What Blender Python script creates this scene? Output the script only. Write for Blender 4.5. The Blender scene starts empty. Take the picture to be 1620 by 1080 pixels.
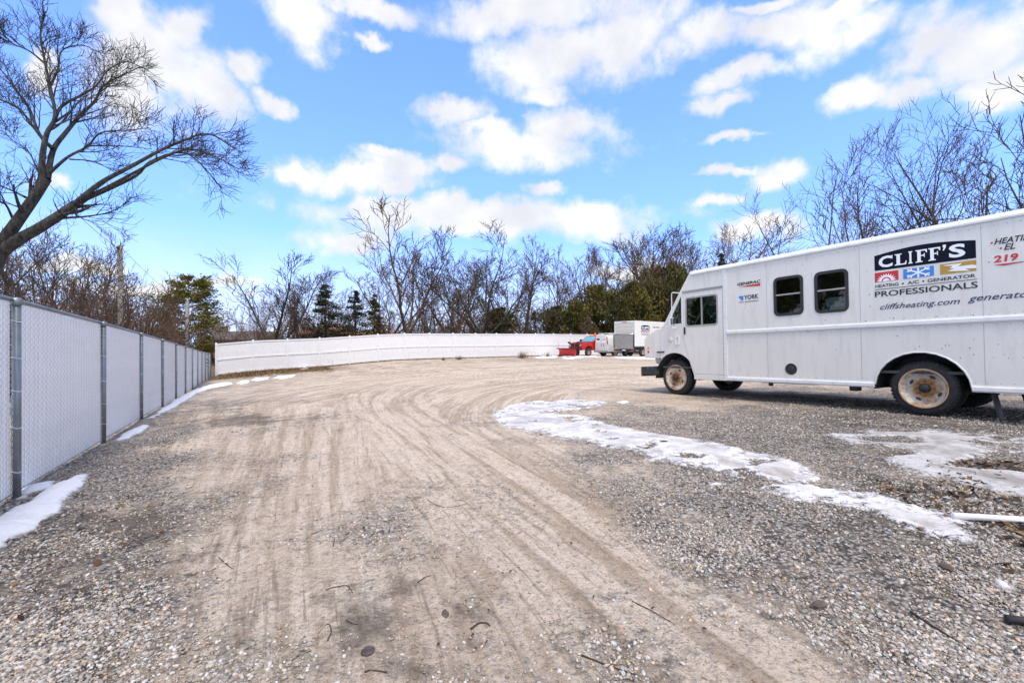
import bpy, bmesh, math, random
import numpy as np
from mathutils import Vector, Matrix

# ------------------------------------------------------------------ camera, sky, sun, exposure
SC = bpy.context.scene
COL = SC.collection
F, CX, HOR, ZC = 720.0, 810.0, 548.0, 1.25      # focal length in photo pixels, centre column, horizon row, camera height
cam_d = bpy.data.cameras.new('camera')
cam_d.lens, cam_d.sensor_width, cam_d.shift_y = 16.0, 36.0, 8.0 / 1620
cam_d.clip_start, cam_d.clip_end = 0.05, 3000
cam = bpy.data.objects.new('camera', cam_d)
cam.location = (0, 0, ZC); cam.rotation_euler = (math.radians(90), 0, 0)
COL.objects.link(cam); SC.camera = cam
SUN_EL, SUN_AZ = math.radians(60), math.radians(168)      # azimuth clockwise from +Y (the view direction)

def node(nt, t, **kw):
    n = nt.nodes.new(t)
    for k, v in kw.items():
        if k.startswith('i_'): n.inputs[int(k[2:])].default_value = v
        else: setattr(n, k, v)
    return n

def build_world():
    w = bpy.data.worlds.new('World'); SC.world = w; w.use_nodes = True
    nt = w.node_tree; L = nt.links.new; nt.nodes.clear()
    out = node(nt, 'ShaderNodeOutputWorld'); bg = node(nt, 'ShaderNodeBackground'); L(bg.outputs[0], out.inputs[0])
    bg.inputs[1].default_value = 0.105
    sky = node(nt, 'ShaderNodeTexSky', sky_type='NISHITA', sun_disc=False, sun_elevation=SUN_EL,
               sun_rotation=SUN_AZ, air_density=1.0, dust_density=0.35, ozone_density=2.2, altitude=200)
    hs = node(nt, 'ShaderNodeHueSaturation', i_0=0.516, i_1=1.20, i_2=1.98); L(sky.outputs[0], hs.inputs[4])
    tc = node(nt, 'ShaderNodeTexCoord'); d = tc.outputs['Generated']
    lift = node(nt, 'ShaderNodeVectorMath', operation='MULTIPLY_ADD'); L(d, lift.inputs[0]); lift.inputs[1].default_value = (1, 1, .75); lift.inputs[2].default_value = (0, 0, .2)
    nrm = node(nt, 'ShaderNodeVectorMath', operation='NORMALIZE'); L(lift.outputs[0], nrm.inputs[0]); L(nrm.outputs[0], sky.inputs[0])
    def M(op, a=None, b=None, c=None, clamp=False):
        n = node(nt, 'ShaderNodeMath', operation=op, use_clamp=clamp)
        for i, v in enumerate((a, b, c)):
            if v is None: continue
            if isinstance(v, (int, float)): n.inputs[i].default_value = v
            else: L(v, n.inputs[i])
        return n.outputs[0]
    sep = node(nt, 'ShaderNodeSeparateXYZ'); L(d, sep.inputs[0]); X, Y, Z = sep.outputs
    az = M('ARCTAN2', X, Y)
    el = M('ARCSINE', Z)
    # a soft warp of the direction makes the cloud edges billow
    def noise(scale, detail, rough=0.55, vec=None, dim='3D', lac=2.0):
        n = node(nt, 'ShaderNodeTexNoise', noise_dimensions=dim)
        n.inputs['Scale'].default_value = scale; n.inputs['Detail'].default_value = detail
        n.inputs['Roughness'].default_value = rough; n.inputs['Lacunarity'].default_value = lac
        L(vec if vec is not None else d, n.inputs['Vector']); return n
    wn = noise(5.0, 5.0, 0.6)
    comb = node(nt, 'ShaderNodeCombineXYZ'); L(az, comb.inputs[0]); L(el, comb.inputs[1])
    sub = node(nt, 'ShaderNodeVectorMath', operation='SUBTRACT'); L(wn.outputs['Color'], sub.inputs[0]); sub.inputs[1].default_value = (.5, .5, .5)
    mad = node(nt, 'ShaderNodeVectorMath', operation='MULTIPLY_ADD'); L(sub.outputs[0], mad.inputs[0])
    mad.inputs[1].default_value = (.22, .13, 0); L(comb.outputs[0], mad.inputs[2])
    P = mad.outputs[0]
    # clouds as seen over the yard: (photo column, row, half width, half height)
    blobs = [(300,60,44,34),(262,112,74,62),(228,172,62,44),(335,132,52,46),(208,38,40,26),(402,112,34,20),(448,160,26,14),
             (492,34,48,44),(575,10,70,15),(590,62,24,9),
             (840,16,140,34),(930,78,112,48),(846,112,62,36),(995,48,64,50),(880,150,40,14),
             (712,184,58,20),(770,212,64,16),(840,242,118,26),(925,204,60,34),(700,266,42,12),
             (455,272,40,12),(560,286,105,20),(625,268,52,17),(600,250,20,9),
             (740,352,240,24),(560,378,78,20),(905,346,88,16),(572,328,30,10),(866,308,30,9),(650,340,60,18),(730,330,60,14),
             (1115,62,58,30),(1235,52,108,28),(1335,52,74,30),(1180,130,80,14),(1152,168,62,14),(1190,18,60,10),
             (1480,62,74,42),(1570,62,92,46),(1366,142,50,20),(1450,132,70,20),(1610,110,60,40),
             (1236,280,46,22),(1140,276,40,7),(1136,322,26,8),(1150,222,40,7),(1300,14,90,10),
             (250,455,150,14),(150,420,70,12),(340,440,60,10),(1010,424,60,18),(1190,372,60,14),(90,285,34,14),(60,120,30,26)]
    cur = None
    for (px, py, rx, ry) in blobs:
        x, z = (px - CX) / F, (HOR - py) / F
        a = math.atan(x); hyp = math.sqrt(1 + x * x); e = math.atan2(z, hyp)
        ra = rx / F * math.cos(a) ** 2 * 1.08; re = ry / F / hyp * math.cos(e) ** 2 * 1.16
        v = node(nt, 'ShaderNodeVectorMath', operation='MULTIPLY_ADD'); L(P, v.inputs[0])
        v.inputs[1].default_value = (1 / ra, 1 / re, 0); v.inputs[2].default_value = (-a / ra, -e / re, 0)
        ln = node(nt, 'ShaderNodeVectorMath', operation='LENGTH'); L(v.outputs[0], ln.inputs[0])
        # work in distance relative to the blob size, capped so that small puffs stay small
        cur = ln.outputs['Value'] if cur is None else M('SMOOTH_MIN', cur, ln.outputs['Value'], 0.25)
    inside = M('SUBTRACT', 1.0, cur)                               # 1 in a blob's middle, 0 at its edge, falling outside
    inside = M('MAXIMUM', inside, -1.2)
    # the rest of the sky round the yard carries the same broken cloud
    oth = noise(2.6, 4.0, 0.55); othd = M('MULTIPLY_ADD', oth.outputs[0], 5.0, -2.2)
    absaz = M('ABSOLUTE', az)
    far_a = M('MULTIPLY_ADD', absaz, 6.0, -5.4, clamp=True)
    far_e = M('MULTIPLY_ADD', el, 6.0, -3.9, clamp=True)
    far = M('MAXIMUM', far_a, far_e)
    mixf = node(nt, 'ShaderNodeMix', data_type='FLOAT'); L(far, mixf.inputs[0]); L(inside, mixf.inputs[2]); L(othd, mixf.inputs[3])
    base = mixf.outputs[0]
    dn = noise(11.0, 8.0, 0.62)
    dens = M('MULTIPLY_ADD', M('SUBTRACT', dn.outputs[0], 0.47), 2.3, base)
    ss = node(nt, 'ShaderNodeMapRange', interpolation_type='SMOOTHSTEP'); L(dens, ss.inputs[0])
    ss.inputs[1].default_value = -0.42; ss.inputs[2].default_value = 0.62
    # thin veil low down
    veil = M('MULTIPLY', M('SUBTRACT', 1.0, M('MULTIPLY', el, 4.4, clamp=True), clamp=True), 0.82)
    upok = M('MULTIPLY', Z, 40.0, clamp=True)
    cover = M('MULTIPLY', M('MAXIMUM', M('MULTIPLY', ss.outputs[0], 0.97), veil), upok)
    # cloud tone: bright tops, faintly grey-lilac bodies
    tn = noise(7.0, 5.0, 0.55)
    tone = node(nt, 'ShaderNodeMapRange'); L(tn.outputs[0], tone.inputs[0]); tone.inputs[1].default_value = .35; tone.inputs[2].default_value = .68
    cc = node(nt, 'ShaderNodeMix', data_type='RGBA'); L(tone.outputs[0], cc.inputs[0])
    cc.inputs[6].default_value = (3.4, 3.45, 3.65, 1); cc.inputs[7].default_value = (4.7, 4.65, 4.6, 1)
    mx = node(nt, 'ShaderNodeMix', data_type='RGBA'); L(cover, mx.inputs[0]); L(hs.outputs[0], mx.inputs[6]); L(cc.outputs[2], mx.inputs[7])
    L(mx.outputs[2], bg.inputs[0])
    try: w.cycles.sampling_method = 'MANUAL'; w.cycles.sample_map_resolution = 512
    except Exception: pass
build_world()
sun_d = bpy.data.lights.new('sun', 'SUN'); sun_d.energy = 1.5; sun_d.angle = math.radians(24); sun_d.color = (1.0, .90, .76)
sun = bpy.data.objects.new('sun', sun_d); COL.objects.link(sun); sun.location = (-20, -20, 30)
sd = Vector((math.sin(SUN_AZ) * math.cos(SUN_EL), math.cos(SUN_AZ) * math.cos(SUN_EL), math.sin(SUN_EL)))
sun.rotation_euler = (-sd).to_track_quat('-Z', 'Y').to_euler()
vs = SC.view_settings
vs.view_transform, vs.look, vs.exposure, vs.gamma, vs.use_curve_mapping = 'Standard', 'None', 1.25, 1.0, False
SC.cycles.max_bounces = 8; SC.cycles.transparent_max_bounces = 12; SC.cycles.use_denoising = True
SC.cycles.caustics_reflective = False; SC.cycles.caustics_refractive = False

# ------------------------------------------------------------------ helpers
rng = np.random.default_rng(7); R = random.Random(11)

def mesh_np(name, V, faces_list):
    """faces_list: list of int arrays (n,k)."""
    me = bpy.data.meshes.new(name)
    V = np.asarray(V, dtype=np.float32)
    me.vertices.add(len(V)); me.vertices.foreach_set('co', V.ravel())
    loops = np.concatenate([f.ravel() for f in faces_list]).astype(np.int32)
    tot = np.concatenate([np.full(len(f), f.shape[1], dtype=np.int32) for f in faces_list])
    start = np.concatenate([[0], np.cumsum(tot)[:-1]]).astype(np.int32)
    me.loops.add(len(loops)); me.loops.foreach_set('vertex_index', loops)
    me.polygons.add(len(tot)); me.polygons.foreach_set('loop_start', start)
    try: me.polygons.foreach_set('loop_total', tot)
    except Exception: pass
    me.update(calc_edges=True); me.validate()
    return me

def smooth(me, on=True):
    me.polygons.foreach_set('use_smooth', np.full(len(me.polygons), on)); return me

def link(name, me, mat=None, parent=None):
    o = bpy.data.objects.new(name, me); COL.objects.link(o)
    if mat is not None and me is not None and not me.materials: me.materials.append(mat)
    if parent is not None: o.parent = parent
    return o

def empty(name, loc=(0, 0, 0), rz=0.0):
    o = bpy.data.objects.new(name, None); COL.objects.link(o); o.location = loc; o.rotation_euler = (0, 0, rz)
    o.empty_display_size = .2
    return o

def tag(o, label, cat, group=None, kind=None):
    if label: o['label'] = label
    if cat: o['category'] = cat
    if group: o['group'] = group
    if kind: o['kind'] = kind
    return o

def copy_tree(o, parent=None):
    c = o.copy(); COL.objects.link(c)
    if parent is not None: c.parent = parent
    for ch in list(o.children): copy_tree(ch, c)
    return c

class MB:
    """collects boxes, tubes, lathes, prisms into one mesh"""
    def __init__(s): s.v = []; s.f = []; s.sm = []
    def add(s, V, Fs, sm=False):
        b = len(s.v); s.v += [tuple(p) for p in V]; s.f += [tuple(b + i for i in f) for f in Fs]; s.sm += [sm] * len(Fs); return s
    def box(s, x0, x1, y0, y1, z0, z1):
        V = [(x, y, z) for z in (z0, z1) for y in (y0, y1) for x in (x0, x1)]
        return s.add(V, [(0, 2, 3, 1), (4, 5, 7, 6), (0, 1, 5, 4), (2, 6, 7, 3), (0, 4, 6, 2), (1, 3, 7, 5)])
    def bbox(s, x0, x1, y0, y1, z0, z1, b=.01):
        """box with chamfered edges"""
        bm = bmesh.new()
        bmesh.ops.create_cube(bm, size=1)
        for v in bm.verts: v.co = Vector(((x0 + x1) / 2 + v.co.x * (x1 - x0), (y0 + y1) / 2 + v.co.y * (y1 - y0), (z0 + z1) / 2 + v.co.z * (z1 - z0)))
        bmesh.ops.bevel(bm, geom=bm.edges[:], offset=b, segments=2, affect='EDGES', profile=.6)
        bm.verts.index_update()
        s.add([v.co[:] for v in bm.verts], [[v.index for v in f.verts] for f in bm.faces]); bm.free(); return s
    def tube(s, pts, rad, n=8, caps=True):
        pts = [Vector(p) for p in pts]; rad = rad if isinstance(rad, (list, tuple)) else [rad] * len(pts)
        V = []; m = len(pts)
        up = None
        for i, p in enumerate(pts):
            t = (pts[min(i + 1, m - 1)] - pts[max(i - 1, 0)]).normalized()
            if up is None: up = Vector((0, 0, 1)) if abs(t.z) < .9 else Vector((1, 0, 0))
            a = t.cross(up).normalized(); up = a.cross(t).normalized(); b = up
            for k in range(n):
                q = 2 * math.pi * k / n; V.append(p + (a * math.cos(q) + b * math.sin(q)) * rad[i])
        Fs = [(i * n + k, i * n + (k + 1) % n, (i + 1) * n + (k + 1) % n, (i + 1) * n + k) for i in range(m - 1) for k in range(n)]
        s.add(V, Fs, True)
        if caps:
            b0 = len(s.v) - len(V)
            s.f.append(tuple(b0 + k for k in reversed(range(n)))); s.f.append(tuple(b0 + (m - 1) * n + k for k in range(n))); s.sm += [False, False]
        return s
    def lathe(s, prof, n=32, axis='y', c=(0, 0, 0), closed=False):
        """prof: (r, t) pairs; t runs along the axis"""
        V = []; m = len(prof)
        for r, t in prof:
            for k in range(n):
                q = 2 * math.pi * k / n; a, b = r * math.cos(q), r * math.sin(q)
                p = {'y': (a, t, b), 'z': (a, b, t), 'x': (t, a, b)}[axis]
                V.append((p[0] + c[0], p[1] + c[1], p[2] + c[2]))
        Fs = [(i * n + k, i * n + (k + 1) % n, ((i + 1) % m) * n + (k + 1) % n, ((i + 1) % m) * n + k) for i in range(m if closed else m - 1) for k in range(n)]
        return s.add(V, Fs, True)
    def prism(s, prof, y0, y1, plane='xz'):
        """extrude a polygon; plane xz -> along y, yz -> along x, xy -> along z"""
        n = len(prof)
        mk = {'xz': lambda a, b, t: (a, t, b), 'yz': lambda a, b, t: (t, a, b), 'xy': lambda a, b, t: (a, b, t)}[plane]
        V = [mk(a, b, y0) for a, b in prof] + [mk(a, b, y1) for a, b in prof]
        Fs = [tuple(range(n)), tuple(reversed(range(n, 2 * n)))] + [(i, i + n, (i + 1) % n + n, (i + 1) % n) for i in range(n)]
        return s.add(V, Fs)
    def mesh(s, name='m', fix=True, bevel=0.0):
        me = bpy.data.meshes.new(name); me.from_pydata(s.v, [], s.f)
        me.polygons.foreach_set('use_smooth', np.array(s.sm, dtype=bool))
        bm = bmesh.new(); bm.from_mesh(me)
        if bevel: bmesh.ops.bevel(bm, geom=[e for e in bm.edges if len(e.link_faces) == 2 and e.calc_face_angle(0) > .35], offset=bevel, segments=2, affect='EDGES', profile=.6)
        if fix: bmesh.ops.recalc_face_normals(bm, faces=bm.faces[:])
        bm.to_mesh(me); bm.free(); me.update(); return me
    def build(s, name, mat, parent=None, fix=True, bevel=0.0): return link(name, s.mesh(name, fix, bevel), mat, parent)

def curve_mesh(name, splines, thick, bevel=0.0):
    cu = bpy.data.curves.new(name, 'CURVE'); cu.dimensions = '2D'; cu.fill_mode = 'BOTH'; cu.extrude = thick / 2; cu.bevel_depth = bevel; cu.bevel_resolution = 1
    for pts in splines:
        sp = cu.splines.new('POLY'); sp.points.add(len(pts) - 1); sp.use_cyclic_u = True
        for p, q in zip(sp.points, pts): p.co = (q[0], q[1], 0, 1)
    o = bpy.data.objects.new(name, cu); me = bpy.data.meshes.new_from_object(o)
    bpy.data.objects.remove(o); bpy.data.curves.remove(cu); return me

def text_mesh(s, thick=.002, bold=0.0, shear=0.0):
    cu = bpy.data.curves.new('t', 'FONT'); cu.body = s; cu.extrude = thick / 2; cu.offset = bold; cu.shear = shear; cu.resolution_u = 3
    cu.align_x = 'LEFT'
    o = bpy.data.objects.new('t', cu); COL.objects.link(o); bpy.context.view_layer.update()
    dg = bpy.context.evaluated_depsgraph_get(); me = bpy.data.meshes.new_from_object(o.evaluated_get(dg))
    bpy.data.objects.remove(o); bpy.data.curves.remove(cu); return me

def stand(me, y):
    """curve plane (x,y) -> upright plane (x,z) at depth y"""
    n = len(me.vertices); co = np.empty(n * 3, np.float32); me.vertices.foreach_get('co', co); co = co.reshape(-1, 3)
    co = np.stack([co[:, 0], co[:, 2] + y, co[:, 1]], 1); me.vertices.foreach_set('co', co.ravel())
    bm = bmesh.new(); bm.from_mesh(me); bmesh.ops.recalc_face_normals(bm, faces=bm.faces[:]); bm.to_mesh(me); bm.free()
    me.polygons.foreach_set('use_smooth', np.zeros(len(me.polygons), dtype=bool)); me.update(); return me

def fit(me, x0, x1, y0, y1):
    n = len(me.vertices); co = np.empty(n * 3, np.float32); me.vertices.foreach_get('co', co); co = co.reshape(-1, 3)
    lo, hi = co.min(0), co.max(0)
    co[:, 0] = x0 + (co[:, 0] - lo[0]) / (hi[0] - lo[0]) * (x1 - x0); co[:, 1] = y0 + (co[:, 1] - lo[1]) / (hi[1] - lo[1]) * (y1 - y0)
    me.vertices.foreach_set('co', co.ravel()); me.update(); return me

def plate(name, outline, holes, y, thick, mat, parent, bevel=0.0):
    return link(name, stand(curve_mesh(name, [outline] + list(holes), thick, bevel), y), mat, parent)

def rrect(x0, x1, y0, y1, r, n=5):
    P = []
    for cx, cy, a0 in ((x1 - r, y1 - r, 0), (x0 + r, y1 - r, 90), (x0 + r, y0 + r, 180), (x1 - r, y0 + r, 270)):
        for i in range(n + 1):
            a = math.radians(a0 + 90 * i / n); P.append((cx + r * math.cos(a), cy + r * math.sin(a)))
    return P

# smooth value noise in numpy
def vnoise(x, y, seed=0):
    xi, yi = np.floor(x).astype(np.int64), np.floor(y).astype(np.int64); fx, fy = x - xi, y - yi
    def h(a, b):
        n = (a * 374761393 + b * 668265263 + seed * 974634777) & 0xffffffff
        n = ((n ^ (n >> 13)) * 1274126177) & 0xffffffff
        return ((n ^ (n >> 16)) & 0xffff) / 65535.0
    u, v = fx * fx * (3 - 2 * fx), fy * fy * (3 - 2 * fy)
    return (h(xi, yi) * (1 - u) + h(xi + 1, yi) * u) * (1 - v) + (h(xi, yi + 1) * (1 - u) + h(xi + 1, yi + 1) * u) * v
def fbm(x, y, oct=4, seed=0, gain=.5):
    t = 0; a = 1; s = 0
    for i in range(oct):
        t = t + a * vnoise(x * 2 ** i, y * 2 ** i, seed + i * 17); s += a; a *= gain
    return t / s
def sstep(a, b, x):
    t = np.clip((x - a) / (b - a), 0, 1); return t * t * (3 - 2 * t)

# ------------------------------------------------------------------ terrain height
CTRL = np.array([(-4.525, 4.117, -1.361), (-6.15, 6.81, -1.445), (-7.8, 9.55, -1.527), (-12.5, 17.3, -1.80), (-18, 26.4, -2.08), (-22.3, 33.6, -2.29),
    (-21.9, 34.4, -2.08), (-16.1, 38.0, -1.70), (-11.2, 40.6, -1.28), (-3.36, 45.3, -1.12), (6.6, 51.3, -1.0), (16, 57, -.95), (28, 64, -.95),
    (9, 42, -.93), (12, 46, -1.0), (3.857, 10.6, -1.125), (6.15, 6.83, -1.038), (5.6, 11.7, -1.11), (7.9, 7.9, -1.03), (0, 0, -1.25), (0, 2.5, -1.25), (-2.5, 2.5, -1.31),
    (3, 2.5, -1.17), (0, 10, -1.24), (-4, 12, -1.42), (-8, 25, -1.72), (0, 25, -1.28), (0, 38, -1.15), (8, 25, -1.08), (-2.5, -3, -1.3), (3, -3, -1.2), (12, 4, -1.0), (16, 14, -1.0),
    (-12, 6, -1.6), (-16, 14, -1.8), (-30, 36, -2.3), (-28, 50, -1.8), (0, 62, -1.1), (-20, 70, -1.6), (30, 80, -1.1), (0, 90, -1.4), (-50, 30, -2.2), (50, 20, -1.0), (-40, -10, -1.5), (40, -10, -1.1), (0, -20, -1.3)])
def _tps(d2): return np.where(d2 > 1e-9, .5 * d2 * np.log(np.maximum(d2, 1e-9)), 0.0)
def _fit_tps():
    P = CTRL[:, :2]; n = len(P)
    A = np.zeros((n + 3, n + 3)); A[:n, :n] = _tps(((P[:, None] - P[None]) ** 2).sum(-1)) + np.eye(n) * .6
    A[:n, n] = 1; A[:n, n + 1:] = P; A[n, :n] = 1; A[n + 1:, :n] = P.T
    return np.linalg.solve(A, np.concatenate([CTRL[:, 2], [0, 0, 0]]))
_W = _fit_tps()
def gz(x, y):
    """ground height (world z)"""
    x, y = np.asarray(x, float), np.asarray(y, float); sh = np.broadcast(x, y).shape
    x, y = np.broadcast_to(x, sh).ravel(), np.broadcast_to(y, sh).ravel()
    z = np.empty(len(x)); P = CTRL[:, :2]; n = len(P)
    for i in range(0, len(x), 40000):
        a, b = x[i:i + 40000], y[i:i + 40000]
        d2 = (a[:, None] - P[:, 0]) ** 2 + (b[:, None] - P[:, 1]) ** 2
        z[i:i + 40000] = _tps(d2) @ _W[:n] + _W[n] + _W[n + 1] * a + _W[n + 2] * b
    r = np.hypot(x, y - 30); k = sstep(50, 110, r)
    z = np.clip(z, -2.6, -.6) * (1 - k) + (-1.5) * k
    return (z + ZC).reshape(sh) if sh else float(z[0] + ZC)

def on_ground(px, py):
    """where the line of sight through photo pixel (px,py) meets the ground: a point of the yard"""
    px, py = np.atleast_1d(np.asarray(px, float)), np.atleast_1d(np.asarray(py, float))
    Y = np.full(px.shape, 6.0)
    for _ in range(60):
        z = gz((px - CX) / F * Y, Y) - ZC
        Y = Y * .5 + .5 * np.clip(-z * F / np.maximum(py - HOR, .5), .3, 400)
    return np.stack([(px - CX) / F * Y, Y], 1)
def at(px, py, Y): return Vector(((px - CX) / F * Y, Y, ZC + (HOR - py) / F * Y))

# ------------------------------------------------------------------ materials
def mat(name, col, rough=.6, metal=0.0, spec=.5, vary=0.0, vscale=6.0, bump=0.0, bscale=40.0, dirt=None, dirt_amt=0.0, dscale=3.0, coat=0.0, dirt_stretch=None):
    m = bpy.data.materials.new(name); m.use_nodes = True; nt = m.node_tree; L = nt.links.new
    b = nt.nodes['Principled BSDF']; b.inputs['Roughness'].default_value = rough; b.inputs['Metallic'].default_value = metal
    b.inputs['Specular IOR Level'].default_value = spec; b.inputs['Coat Weight'].default_value = coat
    b.inputs['Base Color'].default_value = (*col, 1)
    tc = node(nt, 'ShaderNodeTexCoord'); vec = tc.outputs['Object']
    c = None
    if vary:
        n = node(nt, 'ShaderNodeTexNoise'); n.inputs['Scale'].default_value = vscale; n.inputs['Detail'].default_value = 6; L(vec, n.inputs[0])
        mr = node(nt, 'ShaderNodeMapRange', i_1=.3, i_2=.7, i_3=1 - vary, i_4=1 + vary); L(n.outputs[0], mr.inputs[0])
        mul = node(nt, 'ShaderNodeVectorMath', operation='SCALE'); mul.inputs[0].default_value = col; L(mr.outputs[0], mul.inputs['Scale']); c = mul.outputs[0]
    if dirt is not None:
        n = node(nt, 'ShaderNodeTexNoise'); n.inputs['Scale'].default_value = dscale; n.inputs['Detail'].default_value = 9; n.inputs['Roughness'].default_value = .68
        if dirt_stretch:
            mp = node(nt, 'ShaderNodeMapping'); mp.inputs['Scale'].default_value = dirt_stretch; L(vec, mp.inputs[0]); L(mp.outputs[0], n.inputs[0])
        else: L(vec, n.inputs[0])
        mr = node(nt, 'ShaderNodeMapRange', i_1=.5, i_2=.78, i_3=0, i_4=dirt_amt); L(n.outputs[0], mr.inputs[0])
        mx = node(nt, 'ShaderNodeMix', data_type='RGBA'); L(mr.outputs[0], mx.inputs[0])
        if c is not None: L(c, mx.inputs[6])
        else: mx.inputs[6].default_value = (*col, 1)
        mx.inputs[7].default_value = (*dirt, 1); c = mx.outputs[2]
        rr = node(nt, 'ShaderNodeMapRange', i_1=.3, i_2=.75, i_3=rough * .85, i_4=min(1, rough * 1.4)); L(n.outputs[0], rr.inputs[0]); L(rr.outputs[0], b.inputs['Roughness'])
    if c is not None: L(c, b.inputs['Base Color'])
    if bump:
        n = node(nt, 'ShaderNodeTexNoise'); n.inputs['Scale'].default_value = bscale; n.inputs['Detail'].default_value = 4; L(vec, n.inputs[0])
        bp = node(nt, 'ShaderNodeBump', i_0=bump, i_1=.02); L(n.outputs[0], bp.inputs['Height']); L(bp.outputs[0], b.inputs['Normal'])
    return m

def glass(name, tint, refl=1.0, rough=.02):
    m = bpy.data.materials.new(name); m.use_nodes = True; nt = m.node_tree; L = nt.links.new; nt.nodes.clear()
    out = node(nt, 'ShaderNodeOutputMaterial'); tr = node(nt, 'ShaderNodeBsdfTransparent'); tr.inputs[0].default_value = (*tint, 1)
    gl = node(nt, 'ShaderNodeBsdfGlossy'); gl.inputs['Roughness'].default_value = rough; gl.inputs[0].default_value = (.95, .98, 1, 1)
    lw = node(nt, 'ShaderNodeLayerWeight'); lw.inputs[0].default_value = .5; pw = node(nt, 'ShaderNodeMath', operation='POWER', i_1=4.5); L(lw.outputs['Facing'], pw.inputs[0])
    fr = node(nt, 'ShaderNodeMath', operation='MULTIPLY_ADD', i_1=.93, i_2=.045); L(pw.outputs[0], fr.inputs[0])
    mu = node(nt, 'ShaderNodeMath', operation='MULTIPLY', i_1=refl, use_clamp=True); L(fr.outputs[0], mu.inputs[0])
    mx = node(nt, 'ShaderNodeMixShader'); L(mu.outputs[0], mx.inputs[0]); L(tr.outputs[0], mx.inputs[1]); L(gl.outputs[0], mx.inputs[2]); L(mx.outputs[0], out.inputs[0])
    return m

def attr_mat(name, rough=.8, spec=.3, attr='tint', bump=0.0, bscale=60.0, vary=.0, vscale=30.0):
    m = bpy.data.materials.new(name); m.use_nodes = True; nt = m.node_tree; L = nt.links.new
    b = nt.nodes['Principled BSDF']; b.inputs['Roughness'].default_value = rough; b.inputs['Specular IOR Level'].default_value = spec
    a = node(nt, 'ShaderNodeAttribute', attribute_name=attr); L(a.outputs['Color'], b.inputs['Base Color'])
    if bump or vary:
        tc = node(nt, 'ShaderNodeTexCoord'); n = node(nt, 'ShaderNodeTexNoise'); n.inputs['Scale'].default_value = bscale; n.inputs['Detail'].default_value = 5; L(tc.outputs['Object'], n.inputs[0])
        if bump:
            bp = node(nt, 'ShaderNodeBump', i_0=bump, i_1=.02); L(n.outputs[0], bp.inputs['Height']); L(bp.outputs[0], b.inputs['Normal'])
        if vary:
            mr = node(nt, 'ShaderNodeMapRange', i_1=.3, i_2=.7, i_3=1 - vary, i_4=1 + vary); L(n.outputs[0], mr.inputs[0])
            mu = node(nt, 'ShaderNodeVectorMath', operation='SCALE'); L(a.outputs['Color'], mu.inputs[0]); L(mr.outputs[0], mu.inputs['Scale']); L(mu.outputs[0], b.inputs['Base Color'])
    return m

def set_color(me, rgb, name='tint'):
    """rgb (nverts,3)"""
    a = me.color_attributes.new(name, 'FLOAT_COLOR', 'POINT'); c = np.ones((len(me.vertices), 4), np.float32); c[:, :3] = rgb; a.data.foreach_set('color', c.ravel())

MAT = {}
MAT['van_white'] = mat('van_white', (.68, .665, .62), .42, vary=.035, vscale=1.2, dirt=(.36, .32, .27), dirt_amt=.4, dscale=1.7, coat=.12, bump=.10, bscale=2.2, dirt_stretch=(4.5, 1, .8))
MAT['trim_white'] = mat('trim_white', (.70, .71, .70), .38, dirt=(.34, .31, .27), dirt_amt=.5, dscale=5, coat=.1)
MAT['roof_white'] = mat('roof_white', (.66, .67, .66), .5, dirt=(.4, .38, .34), dirt_amt=.4, dscale=2)
MAT['black_rubber'] = mat('black_rubber', (.022, .022, .023), .62, vary=.2, vscale=20)
MAT['tyre'] = mat('tyre', (.014, .014, .016), .8, vary=.3, vscale=14, dirt=(.2, .175, .145), dirt_amt=.2, dscale=7, bump=.3, bscale=50)
MAT['rim'] = mat('rim', (.62, .60, .55), .5, dirt=(.26, .11, .03), dirt_amt=1.6, dscale=5, vary=.08)
def rim_mat():
    m = mat('rim', (.62, .59, .52), .5, dirt=(.24, .10, .03), dirt_amt=1.5, dscale=6, vary=.08); nt = m.node_tree; L = nt.links.new; b = nt.nodes['Principled BSDF']
    src = b.inputs['Base Color'].links[0].from_socket; tc = node(nt, 'ShaderNodeTexCoord'); mp = node(nt, 'ShaderNodeMapping'); mp.inputs['Scale'].default_value = (1, 0, 1); L(tc.outputs['Object'], mp.inputs[0])
    ln = node(nt, 'ShaderNodeVectorMath', operation='LENGTH'); L(mp.outputs[0], ln.inputs[0]); n = node(nt, 'ShaderNodeTexNoise'); n.inputs['Scale'].default_value = 16; n.inputs['Detail'].default_value = 6; L(tc.outputs['Object'], n.inputs[0])
    ad = node(nt, 'ShaderNodeMath', operation='MULTIPLY_ADD', i_1=.16, i_2=0.0); L(n.outputs[0], ad.inputs[0]); L(ln.outputs['Value'], ad.inputs[2])
    mr = node(nt, 'ShaderNodeMapRange', i_1=.20, i_2=.30, i_3=.95, i_4=0); L(ad.outputs[0], mr.inputs[0]); edge = node(nt, 'ShaderNodeMapRange', i_1=.325, i_2=.35, i_3=0, i_4=.7); L(ad.outputs[0], edge.inputs[0])
    mxm = node(nt, 'ShaderNodeMath', operation='MAXIMUM'); L(mr.outputs[0], mxm.inputs[0]); L(edge.outputs[0], mxm.inputs[1])
    mx = node(nt, 'ShaderNodeMix', data_type='RGBA'); L(mxm.outputs[0], mx.inputs[0]); L(src, mx.inputs[6]); mx.inputs[7].default_value = (.30, .15, .04, 1); L(mx.outputs[2], b.inputs['Base Color']); return m
MAT['rim'] = rim_mat()
MAT['rust'] = mat('rust', (.22, .09, .03), .8, vary=.4, vscale=30)
MAT['dark_metal'] = mat('dark_metal', (.03, .03, .032), .5, metal=.3, vary=.2)
MAT['steel_black'] = mat('steel_black', (.02, .022, .026), .42, dirt=(.2, .17, .14), dirt_amt=.5, dscale=6)
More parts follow.
